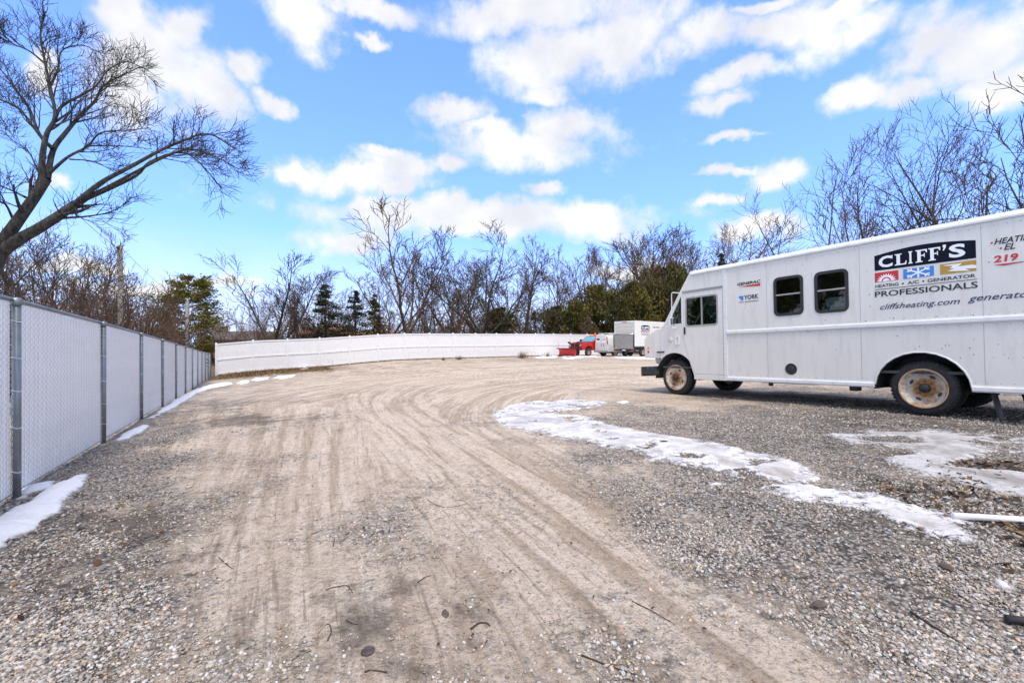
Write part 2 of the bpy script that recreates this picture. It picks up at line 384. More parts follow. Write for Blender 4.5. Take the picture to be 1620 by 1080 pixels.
MAT['galv'] = mat('galv', (.23, .255, .27), .46, metal=.75, vary=.16, vscale=9, bump=.05, bscale=80)
MAT['galv_wire'] = mat('galv_wire', (.70, .72, .73), .5, metal=.0, vary=.1)
MAT['slat'] = mat('slat', (.96, .945, .91), .5, vary=.05, vscale=3)
MAT['vinyl'] = mat('vinyl', (.745, .75, .755), .42, vary=.04, vscale=1.5, dirt=(.50, .45, .38), dirt_amt=.5, dscale=1.6)
MAT['glass'] = glass('glass', (.50, .60, .60), 1.0)
MAT['glass_dark'] = glass('glass_dark', (.55, .62, .62), 1.2)
MAT['navy'] = mat('navy', (.004, .006, .018), .6, spec=.15)
MAT['red_vinyl'] = mat('red_vinyl', (.52, .025, .025), .4)
MAT['blue_vinyl'] = mat('blue_vinyl', (.05, .22, .60), .4)
MAT['gold_vinyl'] = mat('gold_vinyl', (.42, .25, .035), .4)
MAT['white_vinyl'] = mat('white_vinyl', (.82, .83, .83), .4)
MAT['text_dark'] = mat('text_dark', (.018, .018, .022), .45)
MAT['text_blue'] = mat('text_blue', (.035, .045, .11), .45)
MAT['interior'] = mat('interior', (.12, .12, .12), .8, vary=.1)
MAT['interior_dark'] = mat('interior_dark', (.05, .05, .052), .8)
MAT['amber'] = mat('amber', (.75, .22, .01), .25, coat=.5)
MAT['red_lens'] = mat('red_lens', (.5, .012, .01), .25, coat=.5)
MAT['chrome'] = mat('chrome', (.6, .6, .6), .25, metal=1)
MAT['red_paint'] = mat('red_paint', (.46, .012, .012), .35, coat=.5, dirt=(.3, .2, .16), dirt_amt=.25)
MAT['plow_red'] = mat('plow_red', (.58, .016, .014), .38, dirt=(.3, .15, .1), dirt_amt=.3)
MAT['alu'] = mat('alu', (.36, .35, .33), .5, metal=.4, vary=.12, vscale=5, dirt=(.2, .18, .16), dirt_amt=.5)
MAT['beige_door'] = mat('beige_door', (.56, .55, .51), .5, vary=.05)
MAT['pole_wood'] = mat('pole_wood', (.27, .245, .215), .85, vary=.22, vscale=5, bump=.4, bscale=25)
MAT['pvc'] = mat('pvc', (.80, .80, .79), .4, dirt=(.4, .36, .3), dirt_amt=.3)
MAT['roof_dark'] = mat('roof_dark', (.10, .085, .075), .9, vary=.25, vscale=4)
MAT['roof_tan'] = mat('roof_tan', (.40, .20, .105), .9, vary=.25, vscale=3)
MAT['wall_brick'] = mat('wall_brick', (.30, .2, .15), .9, vary=.2, vscale=8)
MAT['wall_cream'] = mat('wall_cream', (.55, .5, .43), .9, vary=.1)
MAT['wire'] = mat('wire', (.03, .03, .03), .6)

def bark(name, col, pale):
    m = bpy.data.materials.new(name); m.use_nodes = True; nt = m.node_tree; L = nt.links.new; b = nt.nodes['Principled BSDF']
    b.inputs['Roughness'].default_value = .9; b.inputs['Specular IOR Level'].default_value = .2
    tc = node(nt, 'ShaderNodeTexCoord'); mp = node(nt, 'ShaderNodeMapping'); mp.inputs['Scale'].default_value = (6, 6, 1.6); L(tc.outputs['Object'], mp.inputs[0])
    n = node(nt, 'ShaderNodeTexNoise'); n.inputs['Scale'].default_value = 2.2; n.inputs['Detail'].default_value = 8; n.inputs['Roughness'].default_value = .7; L(mp.outputs[0], n.inputs[0])
    mr = node(nt, 'ShaderNodeMapRange', i_1=.36, i_2=.68); L(n.outputs[0], mr.inputs[0])
    mx = node(nt, 'ShaderNodeMix', data_type='RGBA'); L(mr.outputs[0], mx.inputs[0]); mx.inputs[6].default_value = (*col, 1); mx.inputs[7].default_value = (*pale, 1); L(mx.outputs[2], b.inputs['Base Color'])
    bp = node(nt, 'ShaderNodeBump', i_0=.6, i_1=.03); L(n.outputs[0], bp.inputs['Height']); L(bp.outputs[0], b.inputs['Normal'])
    return m
MAT['bark'] = bark('bark', (.05, .034, .023), (.165, .118, .08))
MAT['bark_brown'] = bark('bark_brown', (.055, .037, .026), (.19, .13, .09))
MAT['bark_grey'] = bark('bark_grey', (.075, .052, .037), (.225, .165, .118))
MAT['bark_dark'] = bark('bark_dark', (.022, .020, .018), (.105, .095, .085))
MAT['brush'] = bark('brush', (.065, .038, .027), (.2, .125, .09))
MAT['needles'] = attr_mat('needles', .75, .25)
MAT['stone'] = attr_mat('stone', .95, .08, bump=.25, bscale=90, vary=.25)
MAT['straw'] = attr_mat('straw', .9, .1)

# snow and ice
def snow_mat(name, clean, dirty, lo, hi, rough, scale, icy):
    """icy sheets are grey inside with a white rim; snow is white inside with a thin grey rim"""
    m = bpy.data.materials.new(name); m.use_nodes = True; nt = m.node_tree; L = nt.links.new; b = nt.nodes['Principled BSDF']
    b.inputs['Roughness'].default_value = rough
    tc = node(nt, 'ShaderNodeTexCoord'); at_ = node(nt, 'ShaderNodeAttribute', attribute_name='rim')
    def N(sc, det, ro, dist=0.0):
        n = node(nt, 'ShaderNodeTexNoise'); n.inputs['Scale'].default_value = sc; n.inputs['Detail'].default_value = det; n.inputs['Roughness'].default_value = ro; n.inputs['Distortion'].default_value = dist; L(tc.outputs['Object'], n.inputs[0]); return n.outputs[0]
    n1, n2, n3 = N(scale, 10, .74, .5), N(70, 5, .75), N(13, 11, .88)
    edge = node(nt, 'ShaderNodeMapRange', i_1=0.0, i_2=.22 if icy else .05, i_3=-.13 if icy else .22, i_4=.09 if icy else 0.0); L(at_.outputs['Fac'], edge.inputs[0])
    ad = node(nt, 'ShaderNodeMath', operation='ADD'); L(n1, ad.inputs[0]); L(edge.outputs[0], ad.inputs[1])
    mr = node(nt, 'ShaderNodeMapRange', i_1=lo, i_2=hi); L(ad.outputs[0], mr.inputs[0])
    mx = node(nt, 'ShaderNodeMix', data_type='RGBA'); L(mr.outputs[0], mx.inputs[0]); mx.inputs[6].default_value = (*clean, 1); mx.inputs[7].default_value = (*dirty, 1)
    sp = node(nt, 'ShaderNodeMapRange', i_1=.54, i_2=.64, i_3=0, i_4=.75 if icy else .35); L(n3, sp.inputs[0])
    m2 = node(nt, 'ShaderNodeMix', data_type='RGBA'); L(sp.outputs[0], m2.inputs[0]); L(mx.outputs[2], m2.inputs[6]); m2.inputs[7].default_value = (.20, .17, .14, 1)
    L(m2.outputs[2], b.inputs['Base Color'])
    hh = node(nt, 'ShaderNodeMath', operation='ADD'); L(n2, hh.inputs[0]); L(n3, hh.inputs[1])
    bp = node(nt, 'ShaderNodeBump', i_0=.6, i_1=.025); L(hh.outputs[0], bp.inputs['Height']); L(bp.outputs[0], b.inputs['Normal'])
    al = node(nt, 'ShaderNodeMath', operation='MULTIPLY_ADD', i_1=1 / (.16 if icy else .03), i_2=-.12 if icy else -.1); L(at_.outputs['Fac'], al.inputs[0])     # thin edges let the gravel show through
    n4 = N(9, 12, .85, .3); al2 = node(nt, 'ShaderNodeMath', operation='MULTIPLY_ADD', i_1=9.0 if icy else 4.0, i_2=-4.1 if icy else -1.6); L(n4, al2.inputs[0])
    al3 = node(nt, 'ShaderNodeMath', operation='ADD', use_clamp=True); L(al.outputs[0], al3.inputs[0]); L(al2.outputs[0], al3.inputs[1])
    if name == 'thin_ice': al4 = node(nt, 'ShaderNodeMath', operation='MULTIPLY', i_1=.8); L(al3.outputs[0], al4.inputs[0]); al3 = al4
    L(al3.outputs[0], b.inputs['Alpha'])
    return m
MAT['snow'] = snow_mat('snow', (.80, .81, .83), (.50, .48, .46), .52, .80, .7, 2.6, False)
MAT['ice'] = snow_mat('ice', (.82, .81, .81), (.42, .38, .34), .49, .70, .38, 2.1, True)
MAT['thin_ice'] = snow_mat('thin_ice', (.76, .75, .74), (.36, .325, .29), .47, .68, .42, 2.2, True)

# ------------------------------------------------------------------ the yard's ground
# sampled ground character: (photo column, row, gravel 0-1, dark 0-1), each taken to its own place on the ground
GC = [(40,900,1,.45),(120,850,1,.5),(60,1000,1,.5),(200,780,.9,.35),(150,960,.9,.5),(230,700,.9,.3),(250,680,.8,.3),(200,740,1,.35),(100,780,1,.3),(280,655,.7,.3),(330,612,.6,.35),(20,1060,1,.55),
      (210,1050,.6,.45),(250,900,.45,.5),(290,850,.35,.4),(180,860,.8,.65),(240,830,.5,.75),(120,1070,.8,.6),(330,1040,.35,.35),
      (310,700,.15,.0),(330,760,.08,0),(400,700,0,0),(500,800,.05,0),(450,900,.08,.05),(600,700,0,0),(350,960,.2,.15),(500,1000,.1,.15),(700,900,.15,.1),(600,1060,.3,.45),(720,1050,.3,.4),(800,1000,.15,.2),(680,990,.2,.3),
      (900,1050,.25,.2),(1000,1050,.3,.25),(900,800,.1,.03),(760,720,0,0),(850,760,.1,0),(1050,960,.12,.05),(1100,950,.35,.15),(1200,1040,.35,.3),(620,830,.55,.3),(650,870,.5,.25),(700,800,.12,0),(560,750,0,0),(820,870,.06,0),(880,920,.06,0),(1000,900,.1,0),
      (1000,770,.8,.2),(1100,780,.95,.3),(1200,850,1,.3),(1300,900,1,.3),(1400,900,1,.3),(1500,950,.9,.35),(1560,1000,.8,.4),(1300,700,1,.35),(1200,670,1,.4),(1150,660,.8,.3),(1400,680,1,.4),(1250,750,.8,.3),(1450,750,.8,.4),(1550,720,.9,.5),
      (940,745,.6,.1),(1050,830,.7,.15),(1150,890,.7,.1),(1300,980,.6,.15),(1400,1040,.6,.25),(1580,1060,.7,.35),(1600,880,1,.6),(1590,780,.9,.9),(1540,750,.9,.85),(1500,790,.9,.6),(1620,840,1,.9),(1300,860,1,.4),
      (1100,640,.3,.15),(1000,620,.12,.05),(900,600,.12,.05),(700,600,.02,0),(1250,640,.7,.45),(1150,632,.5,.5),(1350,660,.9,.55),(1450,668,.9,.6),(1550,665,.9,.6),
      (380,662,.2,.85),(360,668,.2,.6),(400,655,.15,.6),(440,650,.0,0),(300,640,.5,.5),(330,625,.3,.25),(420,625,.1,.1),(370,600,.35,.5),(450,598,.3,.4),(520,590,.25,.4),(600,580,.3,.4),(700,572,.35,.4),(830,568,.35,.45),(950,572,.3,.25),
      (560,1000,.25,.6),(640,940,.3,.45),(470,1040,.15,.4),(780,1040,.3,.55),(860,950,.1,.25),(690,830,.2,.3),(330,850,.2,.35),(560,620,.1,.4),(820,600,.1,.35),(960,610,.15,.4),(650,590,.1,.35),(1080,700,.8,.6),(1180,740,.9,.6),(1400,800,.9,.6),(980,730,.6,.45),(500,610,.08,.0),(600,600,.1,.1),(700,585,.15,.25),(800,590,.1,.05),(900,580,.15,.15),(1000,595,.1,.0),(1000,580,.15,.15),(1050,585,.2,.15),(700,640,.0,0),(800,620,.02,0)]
TRACKS = [  # tyre tracks as polylines over the yard (photo rows and columns -> ground), weight
    ([(330,640),(312,690),(285,770),(245,880),(170,1060)], .8), ([(395,640),(375,700),(350,800),(318,930),(285,1079)], .8),
    ([(442,645),(420,720),(392,830),(365,960),(345,1079)], 1), ([(480,640),(462,720),(452,830),(446,960),(440,1079)], .9),
    ([(520,640),(505,720),(500,830),(508,960),(515,1079)], .8), ([(560,650),(555,740),(565,850),(590,1079)], .7),
    ([(1290,1079),(1150,980),(1000,870),(860,775),(740,705),(672,665),(640,640),(650,622),(700,608),(800,596),(930,588),(1030,582)], 1),
    ([(1120,1079),(1000,970),(880,865),(770,780),(690,715),(630,672),(600,645),(605,625),(650,608),(760,594),(900,583)], 1),
    ([(960,1079),(860,950),(770,850),(690,765),(640,710),(590,668),(560,640),(570,618),(640,602),(760,588)], .7),
    ([(820,760),(760,715),(722,690),(712,665),(735,640),(790,620),(880,606),(990,598)], .9),
    ([(900,800),(790,728),(738,692),(690,660),(690,640),(730,622),(830,606),(960,596)], .7),
    ([(380,640),(450,622),(560,606),(680,594),(820,585)], .7), ([(420,650),(520,628),(640,610),(760,598),(900,590)], .7),
    ([(340,628),(430,612),(560,596),(700,586),(860,578)], .6), ([(700,860),(660,1079)], .5), ([(820,900),(830,1079)], .4), ([(1020,1010),(1220,1079)], .4)]

def catmull(P, per=10):
    P = np.asarray(P, float); P = np.vstack([2 * P[0] - P[1], P, 2 * P[-1] - P[-2]]); out = []
    for i in range(1, len(P) - 2):
        for t in np.linspace(0, 1, per, endpoint=False):
            a, b, c, d = P[i - 1], P[i], P[i + 1], P[i + 2]
            out.append(.5 * (2 * b + (c - a) * t + (2 * a - 5 * b + 4 * c - d) * t * t + (3 * b - a - 3 * c + d) * t ** 3))
    out.append(P[-2]); return np.array(out)
TRK = []
for pts, wgt in TRACKS:
    a = np.array(pts, float); TRK.append((catmull(on_ground(a[:, 0], a[:, 1]), 8), wgt))
_gp = on_ground([g[0] for g in GC], [g[1] for g in GC]); _gv = np.array([g[2:] for g in GC])
def _chart(x, y):
    r = np.hypot(x, np.maximum(y, .0) + .0) + 1e-6; return np.stack([np.arctan2(x, np.maximum(y, .15)) * 1.3, np.log(np.maximum(r, .8)) * 1.0], -1)
_gch = _chart(_gp[:, 0], _gp[:, 1])
def ground_char(x, y):
    """gravel and darkness of the ground at world (x,y)"""
    out = np.empty((len(x), 2))
    for i in range(0, len(x), 30000):
        c = _chart(x[i:i + 30000], y[i:i + 30000]); d2 = ((c[:, None] - _gch[None]) ** 2).sum(-1); w = 1 / (d2 + 4e-4) ** 1.5
        out[i:i + 30000] = (w @ _gv) / w.sum(1, keepdims=True)
    return out[:, 0], out[:, 1]
def tracks_at(x, y):
    """(rut depth, ridge, tread, weight) from the tyre tracks"""
    rut = np.zeros(len(x)); lug = np.zeros(len(x)); wsum = np.zeros(len(x)); sw = np.full(len(x), 1e-4); sv = np.full(len(x), .5e-4); best = np.zeros(len(x)); fco = np.zeros((len(x), 3))
    for ti, (c, wgt) in enumerate(TRK):
        lo, hi = c.min(0) - 1.6, c.max(0) + 1.6
        m = np.where((x > lo[0]) & (x < hi[0]) & (y > lo[1]) & (y < hi[1]))[0]
        if not len(m): continue
        a, b = c[:-1], c[1:]; d = b - a; L2 = (d ** 2).sum(1); acc = np.concatenate([[0], np.cumsum(np.sqrt(L2))])
        for j in range(0, len(m), 20000):
            k = m[j:j + 20000]; px = np.stack([x[k], y[k]], 1)
            t = np.clip(((px[:, None] - a) * d).sum(-1) / L2, 0, 1); q = a + t[..., None] * d
            dd = ((px[:, None] - q) ** 2).sum(-1); i = dd.argmin(1); r = np.arange(len(k)); dist = np.sqrt(dd[r, i]); s = acc[i] + t[r, i] * np.sqrt(L2[i])
            side = np.sign((d[i, 0] * (px[:, 1] - q[r, i, 1]) - d[i, 1] * (px[:, 0] - q[r, i, 0])))
            fade = wgt * sstep(.25, .6, fbm(s * .55 + ti * 13, dist * 0 + ti * 3.7, 2, 5))
            ww = wgt * np.exp(-(dist / .75) ** 2); sg = side * dist
            val = fbm(sg * 17 + ti * 50, s * .45 + ti, 3, 90) * .65 + fbm(sg * 5 + ti * 20, s * .25, 2, 95) * .35
            sw[k] += ww; sv[k] += ww * val; up = ww > best[k]; kk = k[up]; best[kk] = ww[up]; fco[kk, 0] = sg[up] + ti * 7; fco[kk, 1] = s[up]
            hw = .125
            core = 1 - sstep(hw * .85, hw * 1.1, dist); ridge = np.exp(-((dist - hw * 1.25) / .035) ** 2)
            rut[k] += fade * (ridge * .9 - core * .8)
            tr = np.sin((s + side * dist * .6) * 2 * np.pi / .085)
            tr = tr * .6 + np.cos(dist * 2 * np.pi / .062) * .9
            lug[k] = np.where(core > .3, fade * tr * core, lug[k]); wsum[k] = np.maximum(wsum[k], fade * core)
    fco[:, 2] = best
    return rut, lug, wsum, sv / sw, fco

def build_ground():
    ys = [-8.0, -6, -4, -2.5, -1.5, -.8, -.3, .1, .4, .7, .95]; y = 1.15
    while y < 75: ys.append(y); y += max(.018, y * .0092)
    while y < 900: ys.append(y); y *= 1.14
    xs = [0.0]; x = 0.0
    while x < 7: x += .027; xs.append(x)
    while x < 40: x += .027 + (x - 7) * .035; xs.append(x)
    while x < 900: x *= 1.22; xs.append(x)
    xs = np.array(sorted([-a for a in xs[1:]] + xs)); ys = np.array(ys)
    Xg, Yg = np.meshgrid(xs, ys); x, y = Xg.ravel(), Yg.ravel()
    z = gz(x, y)
    near = np.hypot(x, y) < 70
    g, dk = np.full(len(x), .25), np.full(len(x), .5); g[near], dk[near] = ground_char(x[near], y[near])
    rut = np.zeros(len(x)); lug = np.zeros(len(x)); tw = np.zeros(len(x))
    flow = np.full(len(x), .5); fco = np.zeros((len(x), 3)); rut[near], lug[near], tw[near], flow[near], fco[near] = tracks_at(x[near], y[near])
    fine = fbm(x * 9, y * 9, 4, 3) - .5; mid = fbm(x * 1.3, y * 1.3, 4, 9) - .5; big = fbm(x * .3, y * .3, 3, 21) - .5
    gm = np.clip(g + (fbm(x * 2.2, y * 2.2, 4, 31) - .5) * .9 * (4 * g * (1 - g) + .25), 0, 1)
    streak = fbm(x * 1.2 + y * .75, (y * .85 - x * .5) * .22, 4, 44) - .5
    z = z + fine * .020 * (.5 + g) + mid * .035 + big * .04 + rut * .004 * (1 - .6 * gm) + lug * .0025 * (1 - gm) + (flow - .5) * .05 * (1 - .7 * gm)
    # a bank of dead grass along the foot of the white fence
    beyond = (x * -.5163 + y * .8564) - (-22.1 * -.5163 + 34.0 * .8564)
    nx, ny = len(xs), len(ys); idx = np.arange(nx * ny).reshape(ny, nx)
    Fq = np.stack([idx[:-1, :-1].ravel(), idx[:-1, 1:].ravel(), idx[1:, 1:].ravel(), idx[1:, :-1].ravel()], 1)
    me = smooth(mesh_np('ground', np.stack([x, y, z], 1), [Fq]))
    set_color(me, np.stack([gm, np.clip(dk + (mid * 1.0) * (dk + .12), 0, 1), np.clip(.5 - .32 * rut - .06 * tw + lug * .10 + (flow - .5) * 2.6 + streak * .45 + (fbm(x * 30, y * 30, 2, 61) - .5) * .35, 0, 1)], 1), 'mask')  # third channel: track tone, with the rut ridges' shadows painted in dark
    a = me.attributes.new('along', 'FLOAT_VECTOR', 'POINT'); a.data.foreach_set('vector', (fco * np.array([1, 1, 0])).astype(np.float32).ravel())
    a = me.attributes.new('tracked', 'FLOAT', 'POINT'); a.data.foreach_set('value', fco[:, 2].astype(np.float32))
    a = me.attributes.new('grassy', 'FLOAT', 'POINT'); a.data.foreach_set('value', np.maximum(sstep(-.6, .5, beyond + mid * 1.5), sstep(-6.5, -3.8, beyond + mid * 6.0) * sstep(10, 6, (x + 22.1) * .8564 + (y - 34.0) * .5163) * sstep(-1.5, .2, (x + 22.1) * .8564 + (y - 34.0) * .5163)).astype(np.float32))
    # material
    m = bpy.data.materials.new('yard_dirt'); m.use_nodes = True; nt = m.node_tree; L = nt.links.new; b = nt.nodes['Principled BSDF']
    b.inputs['Roughness'].default_value = .9; b.inputs['Specular IOR Level'].default_value = .18
    at_ = node(nt, 'ShaderNodeAttribute', attribute_name='mask'); sep = node(nt, 'ShaderNodeSeparateColor'); L(at_.outputs['Color'], sep.inputs[0]); G, D, T = sep.outputs
    gr = node(nt, 'ShaderNodeAttribute', attribute_name='grassy')
    tc = node(nt, 'ShaderNodeTexCoord'); V = tc.outputs['Object']
    def N(scale, det=5, rough=.6, dist=0.0):
        n = node(nt, 'ShaderNodeTexNoise'); n.inputs['Scale'].default_value = scale; n.inputs['Detail'].default_value = det; n.inputs['Roughness'].default_value = rough; n.inputs['Distortion'].default_value = dist; L(V, n.inputs[0]); return n.outputs[0]
    def MR(s, a, b_, c=0.0, d=1.0):
        n = node(nt, 'ShaderNodeMapRange', i_1=a, i_2=b_, i_3=c, i_4=d); L(s, n.inputs[0]); return n.outputs[0]
    def MIX(f, A, B):
        n = node(nt, 'ShaderNodeMix', data_type='RGBA')
        for i, v in ((0, f), (6, A), (7, B)):
            if isinstance(v, tuple): n.inputs[i].default_value = (*v, 1)
            elif isinstance(v, float): n.inputs[i].default_value = v
            else: L(v, n.inputs[i])
        return n.outputs[2]
    def MA(op, a, b_=0.0):
        n = node(nt, 'ShaderNodeMath', operation=op, use_clamp=True)
        for i, v in enumerate((a, b_)):
            if isinstance(v, float): n.inputs[i].default_value = v
            else: L(v, n.inputs[i])
        return n.outputs[0]
    sand = MIX(MR(N(1.1, 6, .6), .32, .68), (.62, .485, .35), (.72, .595, .455))
    sand = MIX(MR(T, .30, .68), MIX(.46, sand, (.26, .195, .135)), MIX(.36, sand, (.76, .68, .58)))
    al = node(nt, 'ShaderNodeAttribute', attribute_name='along'); tk = node(nt, 'ShaderNodeAttribute', attribute_name='tracked')
    def NS(sx, sy, det, ro):
        mp = node(nt, 'ShaderNodeMapping'); mp.inputs['Scale'].default_value = (sx, sy, 1); L(al.outputs['Vector'], mp.inputs[0])
        n = node(nt, 'ShaderNodeTexNoise'); n.inputs['Scale'].default_value = 1.0; n.inputs['Detail'].default_value = det; n.inputs['Roughness'].default_value = ro; L(mp.outputs[0], n.inputs[0]); return n.outputs[0]
    st1, st2 = NS(24, 1.1, 6, .72), NS(9, 5.5, 8, .8)
    wt = MR(tk.outputs['Fac'], .1, .55)
    sand = MIX(MA('MULTIPLY', MR(st1, .53, .63, 0, .62), wt), sand, (.22, .172, .125))
    sand = MIX(MA('MULTIPLY', MR(st1, .45, .34, 0, .7), wt), sand, (.74, .66, .57))
    sand = MIX(MA('MULTIPLY', MR(st2, .55, .63, 0, .55), wt), sand, (.17, .135, .10))
    sand = MIX(MR(N(26, 9, .85), .51, .60, 0, .55), sand, (.24, .185, .135))
    sand = MIX(MR(N(60, 5, .8), .55, .63, 0, .85), sand, (.10, .082, .066))
    sand = MIX(MR(N(11, 6, .8), .60, .70, 0, .7), sand, (.15, .12, .095))
    sand = MIX(MR(N(120, 2, .6), .60, .70, 0, .6), sand, (.55, .50, .44))
    sand = MIX(MR(N(9, 13, .92), .535, .60, 0, .55), sand, (.15, .12, .092))
    sand = MIX(MR(N(4.3, 12, .9, .4), .56, .66, 0, .6), sand, (.23, .19, .15))
    sand = MIX(MR(N(7.7, 13, .9), .57, .64, 0, .55), sand, (.66, .61, .54))
    vor = node(nt, 'ShaderNodeTexVoronoi'); vor.inputs['Scale'].default_value = 38; L(V, vor.inputs['Vector'])
    hsv = node(nt, 'ShaderNodeSeparateColor'); L(vor.outputs['Color'], hsv.inputs[0])
    stone = MIX(hsv.outputs[0], (.17, .165, .155), (.60, .58, .55))
    stone = MIX(MR(hsv.outputs[1], .6, 1.0, 0, .5), stone, (.36, .27, .19))
    stone = MIX(MR(vor.outputs['Distance'], .34, .62), stone, (.085, .075, .065))
    stone = MIX(MR(N(9, 5), .46, .70, 0, .6), stone, (.42, .35, .27))
    gf = MR(MA('ADD', G, MR(N(14, 4, .65), .3, .7, -.34, .34)), .25, .85)
    col = MIX(gf, sand, stone)
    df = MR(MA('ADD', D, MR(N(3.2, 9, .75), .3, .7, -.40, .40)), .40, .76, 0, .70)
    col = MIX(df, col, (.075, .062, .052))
    litter = MIX(MR(N(6, 7, .7), .35, .65), (.085, .055, .032), (.25, .17, .09))
    col = MIX(gr.outputs['Fac'], col, litter)
    L(col, b.inputs['Base Color'])
    hgt = node(nt, 'ShaderNodeMath', operation='MULTIPLY_ADD'); L(vor.outputs['Distance'], hgt.inputs[0]); L(MA('MULTIPLY', gf, -1.0), hgt.inputs[1]); hgt.inputs[1].default_value = 0; L(N(45, 6, .7), hgt.inputs[2])
    inv = node(nt, 'ShaderNodeMath', operation='MULTIPLY', i_1=-1.1); L(gf, inv.inputs[0]); L(inv.outputs[0], hgt.inputs[1])
    bp = node(nt, 'ShaderNodeBump', i_0=1.0, i_1=.03); L(hgt.outputs[0], bp.inputs['Height']); L(bp.outputs[0], b.inputs['Normal'])
    o = link('ground', me, m); tag(o, 'tan sandy dirt and grey gravel of the yard with tyre tracks', None, kind='structure')
    return o
build_ground()

def stones(name, n_try, ymin, ymax, smin, smax, mode, seed, label, keep=None, flat=(.45, .8)):
    g = np.random.default_rng(seed)
    # positions: even in angle and log distance, so that they thin out with distance
    y = np.exp(g.uniform(math.log(ymin), math.log(ymax), n_try)); x = g.uniform(-1.25, 1.25, n_try) * (y + .15)
    gr, dk = ground_char(x, y); gr = np.clip(gr + (fbm(x * 2.2, y * 2.2, 4, 31) - .5) * .9 * (4 * gr * (1 - gr) + .25), 0, 1)
    clump = fbm(x * 6, y * 6, 3, 77)
    p = (sstep(.10, .95, gr) if mode == 'gravel' else (.12 + .6 * sstep(.25, .6, gr)) * sstep(.42, .62, clump))
    if mode == 'gravel': p = p * (.5 + .5 * sstep(.3, .55, clump)) * (.22 + .78 * sstep(.36, .56, fbm(x * 1.7, y * 1.7, 4, 55)))
    m = g.random(n_try) < p
    # nothing on the far side of the chain-link fence
    m &= (x * .8564 + y * .5163) > (-4.525 * .8564 + 4.117 * .5163) + .06
    x, y = x[m], y[m]; n = len(x)
    z = gz(x, y)
    # follow the ground's own lumps
    fine = fbm(x * 9, y * 9, 4, 3) - .5; mid = fbm(x * 1.3, y * 1.3, 4, 9) - .5; big = fbm(x * .3, y * .3, 3, 21) - .5
    z = z + fine * .016 * (.5 + gr[m]) + mid * .035 + big * .04
    if ymax > 6.5:
        V0 = np.array([(1, 0, 0), (-1, 0, 0), (0, 1, 0), (0, -1, 0), (0, 0, 1), (0, 0, -1)], float)
        F0 = np.array([(0, 2, 4), (2, 1, 4), (1, 3, 4), (3, 0, 4), (2, 0, 5), (1, 2, 5), (3, 1, 5), (0, 3, 5)])
    else:
        t = (1 + 5 ** .5) / 2
        V0 = np.array([(-1, t, 0), (1, t, 0), (-1, -t, 0), (1, -t, 0), (0, -1, t), (0, 1, t), (0, -1, -t), (0, 1, -t), (t, 0, -1), (t, 0, 1), (-t, 0, -1), (-t, 0, 1)]) / 1.9
        F0 = np.array([(0, 11, 5), (0, 5, 1), (0, 1, 7), (0, 7, 10), (0, 10, 11), (1, 5, 9), (5, 11, 4), (11, 10, 2), (10, 7, 6), (7, 1, 8), (3, 9, 4), (3, 4, 2), (3, 2, 6), (3, 6, 8), (3, 8, 9), (4, 9, 5), (2, 4, 11), (6, 2, 10), (8, 6, 7), (9, 8, 1)])
    k = len(V0)
    P = np.repeat(V0[None], n, 0) * (1 + g.uniform(-.36, .36, (n, k, 1)))
    size = (smin + (smax - smin) * g.random(n) ** 2.6)
    sc = np.stack([g.uniform(.8, 1.35, n), g.uniform(.65, 1.0, n), g.uniform(*flat, n)], 1) * size[:, None]
    P = P * sc[:, None]
    tilt = g.uniform(-.35, .35, (n, 2)); a = g.uniform(0, 2 * np.pi, n)
    zz = P[..., 2] + P[..., 0] * tilt[:, :1] + P[..., 1] * tilt[:, 1:]
    xx = P[..., 0] * np.cos(a)[:, None] - P[..., 1] * np.sin(a)[:, None]; yy = P[..., 0] * np.sin(a)[:, None] + P[..., 1] * np.cos(a)[:, None]
    Vv = np.stack([xx + x[:, None], yy + y[:, None], zz + (z + sc[:, 2] * .25)[:, None]], -1).reshape(-1, 3)
    Fv = (F0[None] + (np.arange(n) * k)[:, None, None]).reshape(-1, 3)
    me = mesh_np(name, Vv, [Fv])
    v = g.uniform(0, 1, n); base = np.where(mode == 'gravel', .17 + .44 * v ** 1.2, .10 + .32 * v)
    kind = g.random(n); tint = np.ones((n, 3)); tint[:] = (1.02, 1.0, .96); tint[kind < .22] = (1.12, .96, .78); tint[(kind > .22) & (kind < .36)] = (1.0, 1.0, .98); tint[kind > .965] = (1.3, .85, .6)
    c = base[:, None] * tint; dust = g.uniform(.05, .5, (n, 1)); c = c * (1 - dust) + np.array([.36, .29, .215]) * dust
    if mode != 'gravel': c = c * np.array([1.06, .98, .88])
    set_color(me, np.repeat(c, k, 0))
    o = link(name, me, MAT['stone']); tag(o, label, 'gravel', kind='stuff'); return o
stones('gravel', 230000, 1.2, 6.0, .003, .0125, 'gravel', 1, 'loose grey gravel covering both sides of the yard')
stones('gravel', 90000, 6.0, 20.0, .008, .022, 'gravel', 2, 'grey gravel spread further out towards the step van')
stones('pebbles', 60000, 1.2, 6.4, .0025, .009, 'dirt', 3, 'small pebbles and grit pressed into the tan dirt')

